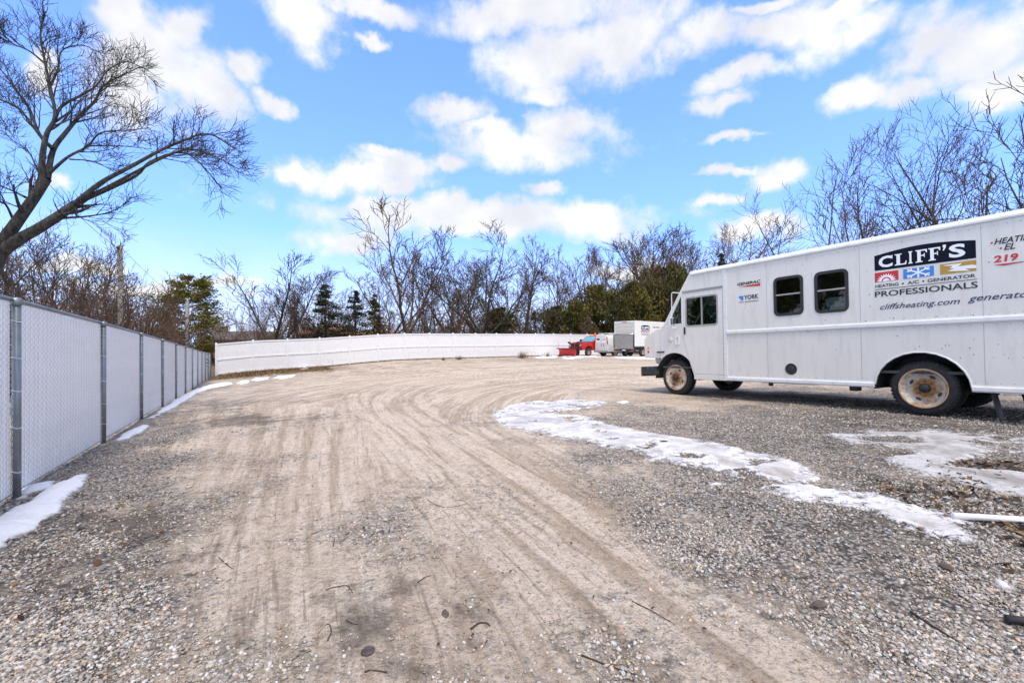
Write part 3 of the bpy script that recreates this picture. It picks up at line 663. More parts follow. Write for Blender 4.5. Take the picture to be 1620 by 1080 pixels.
# ------------------------------------------------------------------ snow and ice
def in_poly(x, y, poly):
    c = np.zeros(len(x), bool); n = len(poly); j = n - 1
    for i in range(n):
        xi, yi = poly[i]; xj, yj = poly[j]
        c ^= ((yi > y) != (yj > y)) & (x < (xj - xi) * (y - yi) / (yj - yi + 1e-12) + xi); j = i
    return c
def edge_dist(x, y, poly):
    P = np.asarray(poly); a, b = P, np.roll(P, -1, 0); d = b - a; L2 = (d ** 2).sum(1) + 1e-12; best = np.full(len(x), 1e9)
    for i in range(len(P)):
        t = np.clip(((x - a[i, 0]) * d[i, 0] + (y - a[i, 1]) * d[i, 1]) / L2[i], 0, 1)
        best = np.minimum(best, np.hypot(x - a[i, 0] - t * d[i, 0], y - a[i, 1] - t * d[i, 1]))
    return best
def snow_patch(px_poly, h, label, material, res=.05, rag=.12, nsc=2.2, holes=0.0, slope=.5, seed=0, group=None, name='snow_patch'):
    a = np.array(px_poly, float); poly = on_ground(a[:, 0], a[:, 1]); lo, hi = poly.min(0) - .4, poly.max(0) + .4
    nx, ny = int((hi[0] - lo[0]) / res) + 2, int((hi[1] - lo[1]) / res) + 2
    xs, ys = np.linspace(lo[0], hi[0], nx), np.linspace(lo[1], hi[1], ny); X, Y = np.meshgrid(xs, ys); x, y = X.ravel(), Y.ravel()
    d = edge_dist(x, y, poly) * np.where(in_poly(x, y, poly), 1, -1)
    d = d + (fbm(x * nsc, y * nsc, 5, 100 + seed, .62) - .5) * 2 * rag + (fbm(x * 14, y * 14, 3, 400 + seed) - .5) * .06
    if holes:
        hn = fbm(x * nsc * .9 + 7, y * nsc * 1.1, 5, 200 + seed); d = np.minimum(d, (holes - hn) * 1.6)
    hgt = np.clip(d * slope, -.05, 1); hgt = np.where(hgt > 0, h * (1 - np.exp(-hgt / h)), hgt)
    fine = fbm(x * 9, y * 9, 4, 3) - .5; mid = fbm(x * 1.3, y * 1.3, 4, 9) - .5; big = fbm(x * .3, y * .3, 3, 21) - .5
    z = gz(x, y) + mid * .035 + big * .04 + .004 + hgt + (fbm(x * 5, y * 5, 3, 300 + seed) - .5) * h * .5 * (hgt > 0) + fine * .006
    idx = np.arange(nx * ny).reshape(ny, nx); Fq = np.stack([idx[:-1, :-1].ravel(), idx[:-1, 1:].ravel(), idx[1:, 1:].ravel(), idx[1:, :-1].ravel()], 1)
    keep = (hgt[Fq] > -.02).any(1); Fq = Fq[keep]
    used = np.unique(Fq); rm = np.full(nx * ny, -1); rm[used] = np.arange(len(used))
    c = np.array([x[used].mean(), y[used].mean(), gz(x[used].mean(), y[used].mean())])
    me = smooth(mesh_np(name, np.stack([x, y, z], 1)[used] - c, [rm[Fq]]))
    a_ = me.attributes.new('rim', 'FLOAT', 'POINT'); a_.data.foreach_set('value', np.clip(d[used], 0, 1).astype(np.float32))
    o = link(name, me, material); o.location = c; tag(o, label, 'snow patch' if 'snow' in name else 'ice patch', group); return o
snow_patch([(-90, 915), (-70, 850), (0, 818), (34, 796), (70, 778), (110, 756), (146, 747), (138, 760), (118, 777), (90, 812), (55, 838), (28, 850), (0, 868), (-50, 905)], .06,
           'large white snow patch on gravel by the nearest fence post', MAT['snow'], .025, .07, 2.5, seed=1)
snow_patch([(28, 782), (34, 771), (60, 765), (86, 762), (84, 770), (55, 778), (32, 788)], .03, 'small snow strip against the fence beside the nearest post', MAT['snow'], .025, .05, 4, seed=2)
snow_patch([(181, 697), (196, 684), (222, 672), (236, 671), (230, 680), (210, 690), (190, 699)], .04, 'snow patch on gravel beside the fence, just past the second post', MAT['snow'], .03, .06, 3, seed=3)
snow_patch([(232, 662), (252, 648), (280, 630), (300, 619), (330, 609), (366, 605), (368, 608), (335, 614), (312, 622), (290, 636), (268, 649), (244, 661)], .06,
           'long narrow snow strip along the foot of the chain-link fence', MAT['snow'], .05, .12, 1.6, seed=4)
snow_patch([(374, 607), (380, 602), (394, 601), (393, 605), (382, 608)], .02, 'short snow streak nearest the end of the chain-link fence', MAT['snow'], .05, .15, 1.5, seed=5)
snow_patch([(397, 602), (404, 597.5), (426, 597), (425, 600), (408, 603)], .02, 'middle of three snow streaks before the white fence', MAT['snow'], .05, .15, 1.5, seed=6)
snow_patch([(432, 599), (440, 595), (466, 593), (466, 596), (445, 600)], .02, 'third snow streak from the chain-link fence end', MAT['snow'], .05, .2, 1.5, seed=7)
snow_patch([(474, 584), (478, 582), (489, 581), (489, 583), (480, 585)], .05, 'tiny snow scrap right at the foot of the white fence', MAT['snow'], .06, .15, 1.5, seed=8)
snow_patch([(778, 656), (800, 641), (850, 634), (905, 632), (966, 635), (940, 644), (906, 650), (895, 655), (930, 660), (962, 671), (1005, 678), (1062, 689), (1130, 700), (1205, 717), (1280, 740), (1350, 768), (1420, 794),
            (1500, 815), (1548, 830), (1535, 856), (1480, 854), (1420, 841), (1375, 824), (1320, 800), (1250, 788), (1200, 765), (1130, 745), (1088, 738), (1040, 730), (1000, 716), (950, 705), (928, 697), (898, 697), (858, 685), (808, 680), (784, 668)],
           .016, 'long curved sheet of grey-white ice in front of the step van', MAT['ice'], .028, .13, 3.6, holes=.64, slope=.3, seed=9, name='ice_sheet')
snow_patch([(1300, 686), (1420, 676), (1540, 682), (1680, 696), (1730, 770), (1620, 785), (1520, 765), (1440, 738), (1360, 708)], .014,
           'thin patchy ice on gravel below the van rear wheel', MAT['thin_ice'], .028, .2, 1.7, holes=.56, slope=.2, seed=10, name='ice_sheet')
snow_patch([(1470, 775), (1560, 770), (1640, 790), (1600, 805), (1530, 800)], .012, 'faint icy crust behind the white pipe', MAT['thin_ice'], .028, .25, 2.0, holes=.47, slope=.2, seed=14, name='ice_sheet')
snow_patch([(884, 567.5), (892, 563), (940, 562), (1000, 563), (1060, 564), (1100, 566), (1060, 568.5), (1000, 568), (940, 567), (905, 568.5)], .10, 'snow lying round the wheels of the parked vehicles', MAT['snow'], .12, .5, .6, holes=.50, slope=.3, seed=11)
snow_patch([(846, 566), (860, 562.5), (884, 563), (880, 566), (860, 567)], .08, 'snow bank at the white fence left of the red plow', MAT['snow'], .1, .4, .8, slope=.3, seed=12)
snow_patch([(1566, 918), (1580, 914), (1600, 926), (1596, 932), (1578, 928)], .02, 'small icy scrap on gravel near the black pipe', MAT['snow'], .015, .03, 8, seed=13)
snow_patch([(1118, 764), (1134, 761), (1150, 764), (1140, 767), (1124, 768)], .014, 'small icy scrap just below the long ice sheet', MAT['snow'], .02, .03, 7, seed=15)
snow_patch([(972, 636), (990, 633), (1000, 635), (990, 638)], .015, 'small snow scrap between the ice sheet tip and front wheel', MAT['snow'], .03, .04, 4, seed=16)

# ------------------------------------------------------------------ chain-link fence with white privacy slats
FD = Vector((-.5163, .8564, 0)); FP = Vector((-4.525, 4.117, 0)); BAY = 3.13; FH = 1.83
WD = Vector((.8564, .5163, 0)); WP = Vector((-22.1, 34.0, 0)); WB = 2.395; WH = 2.40
def chain_link():
    root = empty('chain_link_fence', (FP.x, FP.y, gz(FP.x, FP.y)))
    tag(root, 'grey steel chain-link fence with white privacy slats along the left side', 'fence')
    K = list(range(-1, 12)); pos = {k: FP + FD * BAY * k for k in K}; gzv = {k: gz(pos[k].x, pos[k].y) for k in K}
    # straighten the line slightly as a fence builder would
    A = np.polyfit(K, [gzv[k] for k in K], 3); gzv = {k: float(np.polyval(A, k)) for k in K}
    def rel(v): return v - root.location
    # shared meshes
    pm = MB(); pm.tube([(0, 0, -.3), (0, 0, FH - .04)], .032, 16)
    pm.lathe([(.0325, FH - .085), (.042, FH - .08), (.042, FH - .03), (.03, FH - .016), (0, FH - .01)], 16, 'z')
    post_me = pm.mesh('post')
    tm = MB(); tm.tube([(.0335 * math.cos(a), .0335 * math.sin(a), .008 * math.sin(2 * a)) for a in np.linspace(0, 2 * math.pi, 13)], .0035, 5, caps=False)
    tie_me = tm.mesh('wire_tie')
    # woven wire: zigzag strands, diamonds 5.7 cm
    P = .057; nW = int(BAY / P); polys = []
    V = []; Fc = []
    for i in range(nW + 1):
        x0 = i * P; zz = np.arange(.03, FH - .02, P / 2)
        pts = [(x0 + (P / 2 + .002) * (1 if j % 2 else 0) - 0.0, .006 * (1 if (j + i) % 2 else -1), z) for j, z in enumerate(zz)]
        b = len(V); r = .0022
        for p in pts:
            for q in range(3):
                an = 2 * math.pi * q / 3; V.append((p[0], p[1] - .012 + r * math.cos(an), p[2] + r * math.sin(an) * .5)); 
                V[-1] = (p[0] + r * math.sin(an), V[-1][1], p[2])
        for j in range(len(pts) - 1):
            for q in range(3): Fc.append((b + j * 3 + q, b + j * 3 + (q + 1) % 3, b + (j + 1) * 3 + (q + 1) % 3, b + (j + 1) * 3 + q))
    wire_me = smooth(mesh_np('chain_mesh', np.array(V), [np.array(Fc)]))
    sl = MB(); sl.bbox(-.0243, .0243, -.004, .004, .035, FH - .03, .002) if False else sl.box(-.0243, .0243, -.004, .004, .035, FH - .03)
    slat_me = sl.mesh('slat')
    rl = MB(); rl.tube([(0, 0, FH - .035), (BAY, 0, FH - .035)], .022, 10); rail_me = rl.mesh('top_rail')
    bw = MB(); bw.tube([(0, -.014, .045), (BAY, -.014, .045)], .004, 5); bot_me = bw.mesh('bottom_wire')
    for me, m in ((post_me, 'galv'), (tie_me, 'galv_wire'), (wire_me, 'galv_wire'), (slat_me, 'slat'), (rail_me, 'galv'), (bot_me, 'galv')): me.materials.append(MAT[m])
    ang = math.atan2(FD.y, FD.x)
    nslat = 0; rest = MB()
    for k in K:
        p = link('post', post_me, None, root); p.location = rel(Vector((pos[k].x, pos[k].y, gzv[k])) + WD * .03); p.rotation_euler.z = R.uniform(0, 6)
        for z in (.25, .6, .95, 1.3, 1.62): t = link('wire_tie', tie_me, None, p); t.location.z = z + R.uniform(-.04, .04)
        if k == K[-1]: break
        dz = gzv[k + 1] - gzv[k]; tilt = math.atan2(dz, BAY)
        M = Matrix.Translation(rel(Vector((pos[k].x, pos[k].y, gzv[k])))) @ Matrix.Rotation(ang, 4, 'Z') @ Matrix(((1, 0, 0, 0), (0, 1, 0, 0), (dz / BAY, 0, 1, 0), (0, 0, 0, 1)))
        Mr = Matrix.Translation(rel(Vector((pos[k].x, pos[k].y, gzv[k])))) @ Matrix.Rotation(ang, 4, 'Z') @ Matrix.Rotation(-tilt, 4, 'Y')
        for nm, me in (('chain_mesh', wire_me), ('top_rail', rail_me), ('bottom_wire', bot_me)):
            o = link(nm, me, None, root); o.matrix_local = Mr
        # which side of the line is the camera on: local -y must face the yard
        for i in range(nW):
            x = (i + .5) * P + R.uniform(-.002, .002)
            if 0 <= k <= 4 and nslat < 300:
                o = link('slat', slat_me, None, root); o.matrix_local = Mr @ Matrix.Translation((x, R.uniform(-.001, .001), R.uniform(-.006, .006))); nslat += 1
            else:
                q = Mr @ Vector((x, 0, 0)); ax = Mr.to_3x3() @ Vector((1, 0, 0)); ay = Mr.to_3x3() @ Vector((0, 1, 0)); up = Vector((0, 0, 1))
                rest.add([q + ax * a + ay * b + up * c for c in (.035, FH - .03) for b in (-.004, .004) for a in (-.0243, .0243)],
                         [(0, 2, 3, 1), (4, 5, 7, 6), (0, 1, 5, 4), (2, 6, 7, 3), (0, 4, 6, 2), (1, 3, 7, 5)])
    o = rest.build('slat_row', MAT['slat'], root); o['kind'] = 'stuff'
chain_link()

def white_fence():
    N = 24; pos = [WP + WD * WB * k for k in range(N + 1)]; zs = np.array([gz(p.x, p.y) for p in pos])
    root = empty('vinyl_fence', (pos[0].x, pos[0].y, zs[0])); tag(root, 'tall white vinyl panel fence running across the far end of the yard', 'fence')
    o0 = root.location; ang = math.atan2(WD.y, WD.x)
    pm = MB(); pm.bbox(-.0655, .0655, -.075, .075, -.3, WH + .03, .008); pm.add([(-.075, -.075, WH + .03), (.075, -.075, WH + .03), (.075, .075, WH + .03), (-.075, .075, WH + .03), (0, 0, WH + .085)],
        [(0, 3, 2, 1), (0, 1, 4), (1, 2, 4), (2, 3, 4), (3, 0, 4)]); pme = pm.mesh('post'); pme.materials.append(MAT['vinyl'])
    def sheared(name, x0, x1, y0, y1, z0, z1, za, zb, k):
        L_ = WB; f = lambda x: za + (zb - za) * x / L_
        V = [(x, y, z + f(x)) for z in (z0, z1) for y in (y0, y1) for x in (x0, x1)]
        mb = MB(); mb.add(V, [(0, 2, 3, 1), (4, 5, 7, 6), (0, 1, 5, 4), (2, 6, 7, 3), (0, 4, 6, 2), (1, 3, 7, 5)])
        o = mb.build(name, MAT['vinyl'], root); o.location = Vector((pos[k].x, pos[k].y, 0)) - Vector((o0.x, o0.y, 0)); o.rotation_euler.z = ang; return o
    for k in range(N + 1):
        o = link('post', pme, None, root); o.location = Vector((pos[k].x, pos[k].y, zs[k])) - o0; o.rotation_euler.z = ang
        if k == N: break
        za, zb = zs[k] - o0.z, zs[k + 1] - o0.z
        for nm, z0, z1 in (('bottom_rail', .06, .20), ('middle_rail', 1.13, 1.24), ('top_rail', WH - .12, WH - .01)):
            sheared(nm, .065, WB - .065, -.05, .05, z0, z1, za, zb, k)
        for z0, z1 in ((.20, 1.13), (1.24, WH - .12)):
            # tongue-and-groove boards of one panel
            nb = 14; w = (WB - .13) / nb; mb = MB(); f = lambda x: za + (zb - za) * x / WB
            for i in range(nb):
                x0, x1 = .065 + i * w + .003, .065 + (i + 1) * w - .003
                V = [(x, y, z + f(x)) for z in (z0, z1) for y in (-.013, .013) for x in (x0, x1)]
                mb.add(V, [(0, 2, 3, 1), (4, 5, 7, 6), (0, 1, 5, 4), (2, 6, 7, 3), (0, 4, 6, 2), (1, 3, 7, 5)])
            x0, x1 = .065, WB - .065
            mb.add([(x, 0, z + f(x)) for z in (z0, z1) for x in (x0, x1)], [(0, 1, 3, 2)])
            o = mb.build('panel', MAT['vinyl'], root, fix=False); o.location = Vector((pos[k].x, pos[k].y, 0)) - Vector((o0.x, o0.y, 0)); o.rotation_euler.z = ang
white_fence()

# ------------------------------------------------------------------ trees
def tubes_np(polys):
    """polys: (pts(n,3), radii(n), sides) -> verts, quads"""
    Vs, Fs, base = [], [], 0
    for pts, rad, k in polys:
        pts = np.asarray(pts, float); rad = np.asarray(rad, float); n = len(pts)
        t = np.empty_like(pts); t[1:-1] = pts[2:] - pts[:-2]; t[0] = pts[1] - pts[0]; t[-1] = pts[-1] - pts[-2]
        t /= np.linalg.norm(t, axis=1, keepdims=True) + 1e-9
        d = pts[-1] - pts[0]; ref = np.array([0., 0, 1]) if abs(d[2]) < .8 * np.linalg.norm(d) else np.array([1., .3, 0])
        a = np.cross(t, ref); a /= np.linalg.norm(a, axis=1, keepdims=True) + 1e-9; b = np.cross(t, a)
        q = np.arange(k) * 2 * np.pi / k
        V = pts[:, None] + rad[:, None, None] * (a[:, None] * np.cos(q)[None, :, None] + b[:, None] * np.sin(q)[None, :, None])
        i = np.arange(n - 1)[:, None] * k + np.arange(k)[None]; j = np.arange(n - 1)[:, None] * k + (np.arange(k) + 1)[None] % k
        Fs.append(np.stack([i, j, j + k, i + k], -1).reshape(-1, 4) + base); Vs.append(V.reshape(-1, 3)); base += n * k
    return np.concatenate(Vs), np.concatenate(Fs)

class Tree:
    def __init__(s, seed, twig=.010, droop=0.0, upturn=.075, wob=.17): s.r = random.Random(seed); s.main = []; s.fine = []; s.lf = 1.0; s.twig = twig; s.up = upturn; s.wob = wob; s.droop = droop
    def rv(s, a): return Vector((s.r.uniform(-a, a), s.r.uniform(-a, a), s.r.uniform(-a, a)))
    def path(s, p, d, length, r0, r1, n, up=None, wob=None):
        pts = [p.copy()]; rad = [r0]; d = d.normalized(); up = s.up if up is None else up; wob = s.wob if wob is None else wob
        for i in range(n):
            d = (d + s.rv(wob) + Vector((0, 0, up - s.droop * (i / n)))).normalized(); p = p + d * (length / n); pts.append(p.copy()); rad.append(r0 + (r1 - r0) * ((i + 1) / n) ** .85)
        return pts, rad
    def child_dir(s, d, ang):
        q = d.orthogonal().normalized(); q.rotate(Matrix.Rotation(s.r.uniform(0, 6.283), 3, d)); return (d * math.cos(ang) + q * math.sin(ang)).normalized()
    def grow(s, p, d, length, r, level, maxl, counts):
        n = [7, 6, 5, 4, 3][min(level, 4)]
        pts, rad = s.path(p, d, length, r, max(s.twig * .55, r * .30), n)
        s.emit(pts, rad, level); s.spawn(pts, rad, length, level, maxl, counts)
    def emit(s, pts, rad, level):
        (s.main if level <= 1 else s.fine).append(([tuple(q) for q in pts], rad, [8, 6, 4, 3, 3][min(level, 4)]))
    def spawn(s, pts, rad, length, level, maxl, counts, lo=.22, ang=(.45, .95), skew=0.0):
        if level >= maxl: return
        c = counts[level]; m = len(pts) - 1
        for i in range(c):
            t = lo + (1 - lo) * (i + s.r.random()) / c; t = min(t, .985); k = min(int(t * m), m - 1); f = t * m - k
            q = pts[k].lerp(pts[k + 1], f); rr = rad[k] + (rad[k + 1] - rad[k]) * f; d = (pts[k + 1] - pts[k]).normalized()
            L_ = length * s.lf * s.r.uniform(.38, .72) * (1.15 - .55 * t)
            s.grow(q, s.child_dir(d, s.r.uniform(*ang)), max(L_, .25), max(s.twig, rr * s.r.uniform(.42, .66)), level + 1, maxl, counts)
    def meshes(s, nm):
        V, Fq = tubes_np(s.main); a = smooth(mesh_np('trunk', V, [Fq])); V, Fq = tubes_np(s.fine); b = smooth(mesh_np('crown', V, [Fq])); return a, b

def bare_tree(seed, H, style, r0, twig=.013, dens=1.0, lean=(0, 0)):
    """style: vase = forks low into ascending limbs, leader = straight stem, leanfork = a few long leaning limbs"""
    t = Tree(seed, twig); r = t.r; d0 = Vector((lean[0], lean[1], 1))
    c = [max(2, int(x * dens)) for x in (8, 6, 5, 3)]
    if style == 'vase':
        tp, tr = t.path(Vector((0, 0, -.3)), d0, H * r.uniform(.14, .22), r0 * 1.15, r0 * .9, 4, .1, .07); t.emit(tp, tr, 0)
        nl = r.randint(4, 6); a0 = r.uniform(0, 6.28)
        for i in range(nl):
            a = a0 + 6.283 * i / nl + r.uniform(-.4, .4); out = r.uniform(.25, 1.0); d = Vector((math.cos(a) * out, math.sin(a) * out, 1)) + Vector((lean[0], lean[1], 0)) * .5
            L_ = H * r.uniform(.62, .84); pts, rad = t.path(tp[-1] - Vector((0, 0, r.uniform(0, .06) * H)), d, L_, r0 * r.uniform(.5, .68), twig, 8, .05, .13); t.emit(pts, rad, 0)
            t.spawn(pts, rad, L_ * .62, 0, 3, [int(c[0] * 1.2), c[1], c[2], c[3]], .2, (.35, .75))
    elif style == 'leader':
        tp, tr = t.path(Vector((0, 0, -.3)), d0, H, r0, twig, 10, .1, .09); t.emit(tp, tr, 0)
        t.spawn(tp, tr, H * .62, 0, 3, [int(c[0] * 2.1), c[1], c[2], c[3]], .22, (.45, .85))
    else:
        nl = r.randint(2, 3); a0 = r.uniform(0, 6.28)
        for i in range(nl):
            a = a0 + 6.283 * i / nl; out = r.uniform(.15, .5); d = Vector((math.cos(a) * out + lean[0], math.sin(a) * out * .6 + lean[1], 1))
            pts, rad = t.path(Vector((math.cos(a) * r0 * .4, math.sin(a) * r0 * .4, -.3)), d, H * r.uniform(.85, 1.05), r0 * r.uniform(.55, .8), twig, 9, .05, .15); t.emit(pts, rad, 0)
            t.spawn(pts, rad, H * .5, 0, 3, [int(c[0] * 1.3), c[1], c[2], c[3]], .25, (.35, .8))
    return t.meshes('t')

def place_tree(proto, loc, rz, sc, label, material, group=None, name='bare_tree', cat='tree', sz=None):
    root = empty(name, loc, rz); root.scale = (sc, sc, sz or sc)
    a = link('trunk', proto[0], None, root); b = link('crown', proto[1], None, root)
    for o, me in ((a, proto[0]), (b, proto[1])):
        if not me.materials: me.materials.append(material)
        o.material_slots[0].link = 'OBJECT'; o.material_slots[0].material = material
    if len(proto) > 2 and proto[2] is not None: b.material_slots[0].material = proto[2]
    tag(root, label, cat, group); return root

def base(px, Y): x = (px - CX) / F * Y; return Vector((x, Y, gz(x, Y)))
def height(py, Y, b): return ZC + (HOR - py) / F * Y - b.z

PROTO = {'v1': (bare_tree(1, 10, 'vase', .19, .015, 1.1), 10), 'v2': (bare_tree(2, 10, 'vase', .17, .015, 1.1), 10), 'v3': (bare_tree(5, 10, 'vase', .17, .015, 1.1), 10), 'l1': (bare_tree(8, 10, 'leader', .14, .015, 1.05), 10),
         'l2': (bare_tree(9, 10, 'leader', .13, .015, 1.05), 10), 'f1': (bare_tree(12, 10, 'fork', .17, .015, 1.1), 10), 'f2': (bare_tree(14, 10, 'fork', .16, .015, 1.05, (.25, 0)), 10), 'f3': (bare_tree(17, 10, 'fork', .14, .014, 1.0), 10),
         'v4': (bare_tree(23, 10, 'vase', .16, .015, 1.05, (.2, 0)), 10), 'v5': (bare_tree(52, 10, 'vase', .17, .015, 1.05), 10), 'n1': (bare_tree(27, 10, 'leader', .15, .010, .95, (-.35, .1)), 10), 'n2': (bare_tree(31, 10, 'fork', .14, .010, .85, (-.15, 0)), 10), 'n3': (bare_tree(41, 10, 'leader', .15, .010, 1.05, (-.15, 0)), 10)}
for k_, (ms, h_) in list(PROTO.items()):
    z = np.empty(len(ms[1].vertices) * 3, np.float32); ms[1].vertices.foreach_get('co', z); PROTO[k_] = (ms, float(np.percentile(z[2::3], 99.6)))
def tree_at(px, top, Y, kind, label, m='bark', rz=None, group=None, wide=1.0, name='bare_tree'):
    b = base(px, Y); ms, h = PROTO[kind]; s = height(top, Y, b) / h
    o = place_tree(ms, b, R.uniform(0, 6.28) if rz is None else rz, s * wide, label, MAT[m], group, name); o.scale.z = s; return o

# behind the white fence, left to right
tree_at(368, 474, 62, 'n2', 'small thin bare tree standing alone just right of the chain-link fence end', 'bark_grey')
tree_at(436, 404, 48, 'v1', 'dark bare spreading tree above the left end of the white fence', 'bark_dark', 2.0, wide=1.3)
tree_at(470, 440, 50, 'f1', 'bare many-stemmed tree between the dark spreading tree and the spruce', 'bark', .5)
tree_at(410, 470, 60, 'f3', 'small grey bare tree behind the dark spreading tree', 'bark_grey')
tree_at(520, 428, 60, 'v2', 'pale bare tree rising behind the dark spruce', 'bark_grey', 1.2)
tree_at(640, 343, 52, 'v3', 'tallest bare tree behind the white fence, its crown high against the cloud', 'bark_brown', .3, wide=1.2)
tree_at(600, 420, 58, 'l1', 'slim bare tree just left of the tallest tree', 'bark_grey')
tree_at(690, 400, 54, 'f2', 'bare leaning tree just right of the tallest tree', 'bark', 3.6)
tree_at(672, 440, 60, 'l2', 'thin grey tree behind the leaning tree', 'bark_grey')
tree_at(768, 368, 53, 'v2', 'broad bare tree with fan-shaped crown in the middle of the far fence', 'bark_dark', 4.0, wide=1.35)
tree_at(730, 395, 60, 'v4', 'grey bare tree left behind the broad fan-shaped one', 'bark_grey', 2.4)
tree_at(822, 384, 55, 'v4', 'bare tree with long limbs leaning right beside the evergreens', 'bark', -.2)
tree_at(880, 405, 62, 'l2', 'thin bare tree directly above the arching brush', 'bark_grey')
tree_at(905, 384, 60, 'f1', 'bare forked tree left above the evergreen clump', 'bark_brown', 1.0)
tree_at(938, 392, 63, 'l1', 'slim bare tree above the plow truck', 'bark_grey')
tree_at(1000, 384, 64, 'v1', 'pale bare tree above the middle of the evergreens', 'bark_grey', 5.0)
tree_at(1062, 343, 60, 'v2', 'tall bare tree rising out of the evergreens left of the step van', 'bark', .9)
tree_at(1030, 360, 66, 'f3', 'thin forked tree behind the tall one left of the step van', 'bark_grey')
tree_at(1146, 350, 56, 'l1', 'tall slim bare tree directly above the step van cab', 'bark_grey', 2.0)
tree_at(1110, 372, 62, 'v3', 'greyish bare tree behind the step van nose', 'bark_grey')
for px, top, Y, kd, m_, lb, wd in [(452, 452, 66, 'v5', 'bark', 'second-row bare tree behind the many-stemmed tree', 1.0), (618, 428, 64, 'v5', 'bark_brown', 'second-row bare tree left behind the tallest tree', 1.4), (708, 415, 66, 'v3', 'bark', 'second-row bare tree left of the broad fan-shaped tree', 1.5),
        (795, 405, 66, 'v5', 'bark_brown', 'second-row bare tree right behind the fan-shaped tree', 1.1), (925, 415, 70, 'v1', 'bark_brown', 'second-row bare tree above the red pickup', 1.3), (1035, 385, 70, 'v5', 'bark', 'second-row bare tree above the box truck', 1.2), (1085, 368, 68, 'v1', 'bark', 'second-row bare tree above the step van windshield', 1.4)]:
    tree_at(px, top, Y, kd, lb, m_, group='second row of trees behind the white fence', wide=wd)
# behind the step van
tree_at(1292, 285, 26, 'n1', 'bare sapling leaning left above the van windows', 'bark', .2, wide=1.1)
tree_at(1325, 243, 25, 'n2', 'slender bare tree, second from the left above the van roof', 'bark', 1.0)
tree_at(1362, 262, 26, 'f3', 'slender forked tree above the van windows right of two saplings', 'bark_brown', 2.2)
tree_at(1394, 246, 27, 'n2', 'thin bare tree right above the start of the van logo', 'bark_brown', 4.2)
tree_at(1472, 172, 22, 'n3', 'straight bare tree above the van logo', 'bark', 1.0)
tree_at(1542, 178, 22, 'n1', 'dark tree leaning left over the van logo', 'bark_dark', .1)
tree_at(1585, 138, 22, 'n1', 'tall dark leaning tree at the right, nearest the frame edge', 'bark_dark', .0, wide=1.1)
tree_at(1610, 200, 24, 'n3', 'dense bare tree at the right edge above the van', 'bark_dark', 1.6)
tree_at(1665, 130, 23, 'f3', 'big bare tree leaning in from beyond the right edge', 'bark_dark', 2.0)
tree_at(1760, 150, 24, 'n3', 'bare tree beyond the right edge, nearest the picture', 'bark', 1.0)
tree_at(1900, 190, 25, 'f3', 'bare forked tree far beyond the right edge', 'bark_brown', 2.0)
# behind the chain-link fence
tree_at(42, 366, 19, 'f1', 'dark tangled tree just right of the big leaning tree trunk', 'bark_dark', 1.9)
tree_at(95, 358, 21, 'n3', 'dark crooked tree left of the wooden utility pole', 'bark_dark', .6)
tree_at(138, 358, 23, 'f2', 'bare spreading tree right behind the utility pole', 'bark', 2.9)
tree_at(160, 405, 20, 'n1', 'dark tree whose trunk leans right past the utility pole', 'bark_dark', 3.0)
tree_at(215, 418, 30, 'f3', 'brownish bare tree right of the utility pole', 'bark_brown', 1.0)
tree_at(245, 462, 36, 'f3', 'small brownish tree left of the green pine', 'bark_brown', 1.0)
tree_at(20, 350, 25, 'n3', 'bare tree behind the big leaning tree, low at the left edge', 'bark', 1.0)
tree_at(72, 352, 26, 'f3', 'dark tangled tree between the crooked tree and the left edge', 'bark', 2.0)
tree_at(118, 368, 27, 'v2', 'dark bushy tree behind the crooked tree', 'bark', 2.0)
tree_at(-60, 300, 22, 'n2', 'bare tree beyond the left edge behind the fence', 'bark', 1.0)

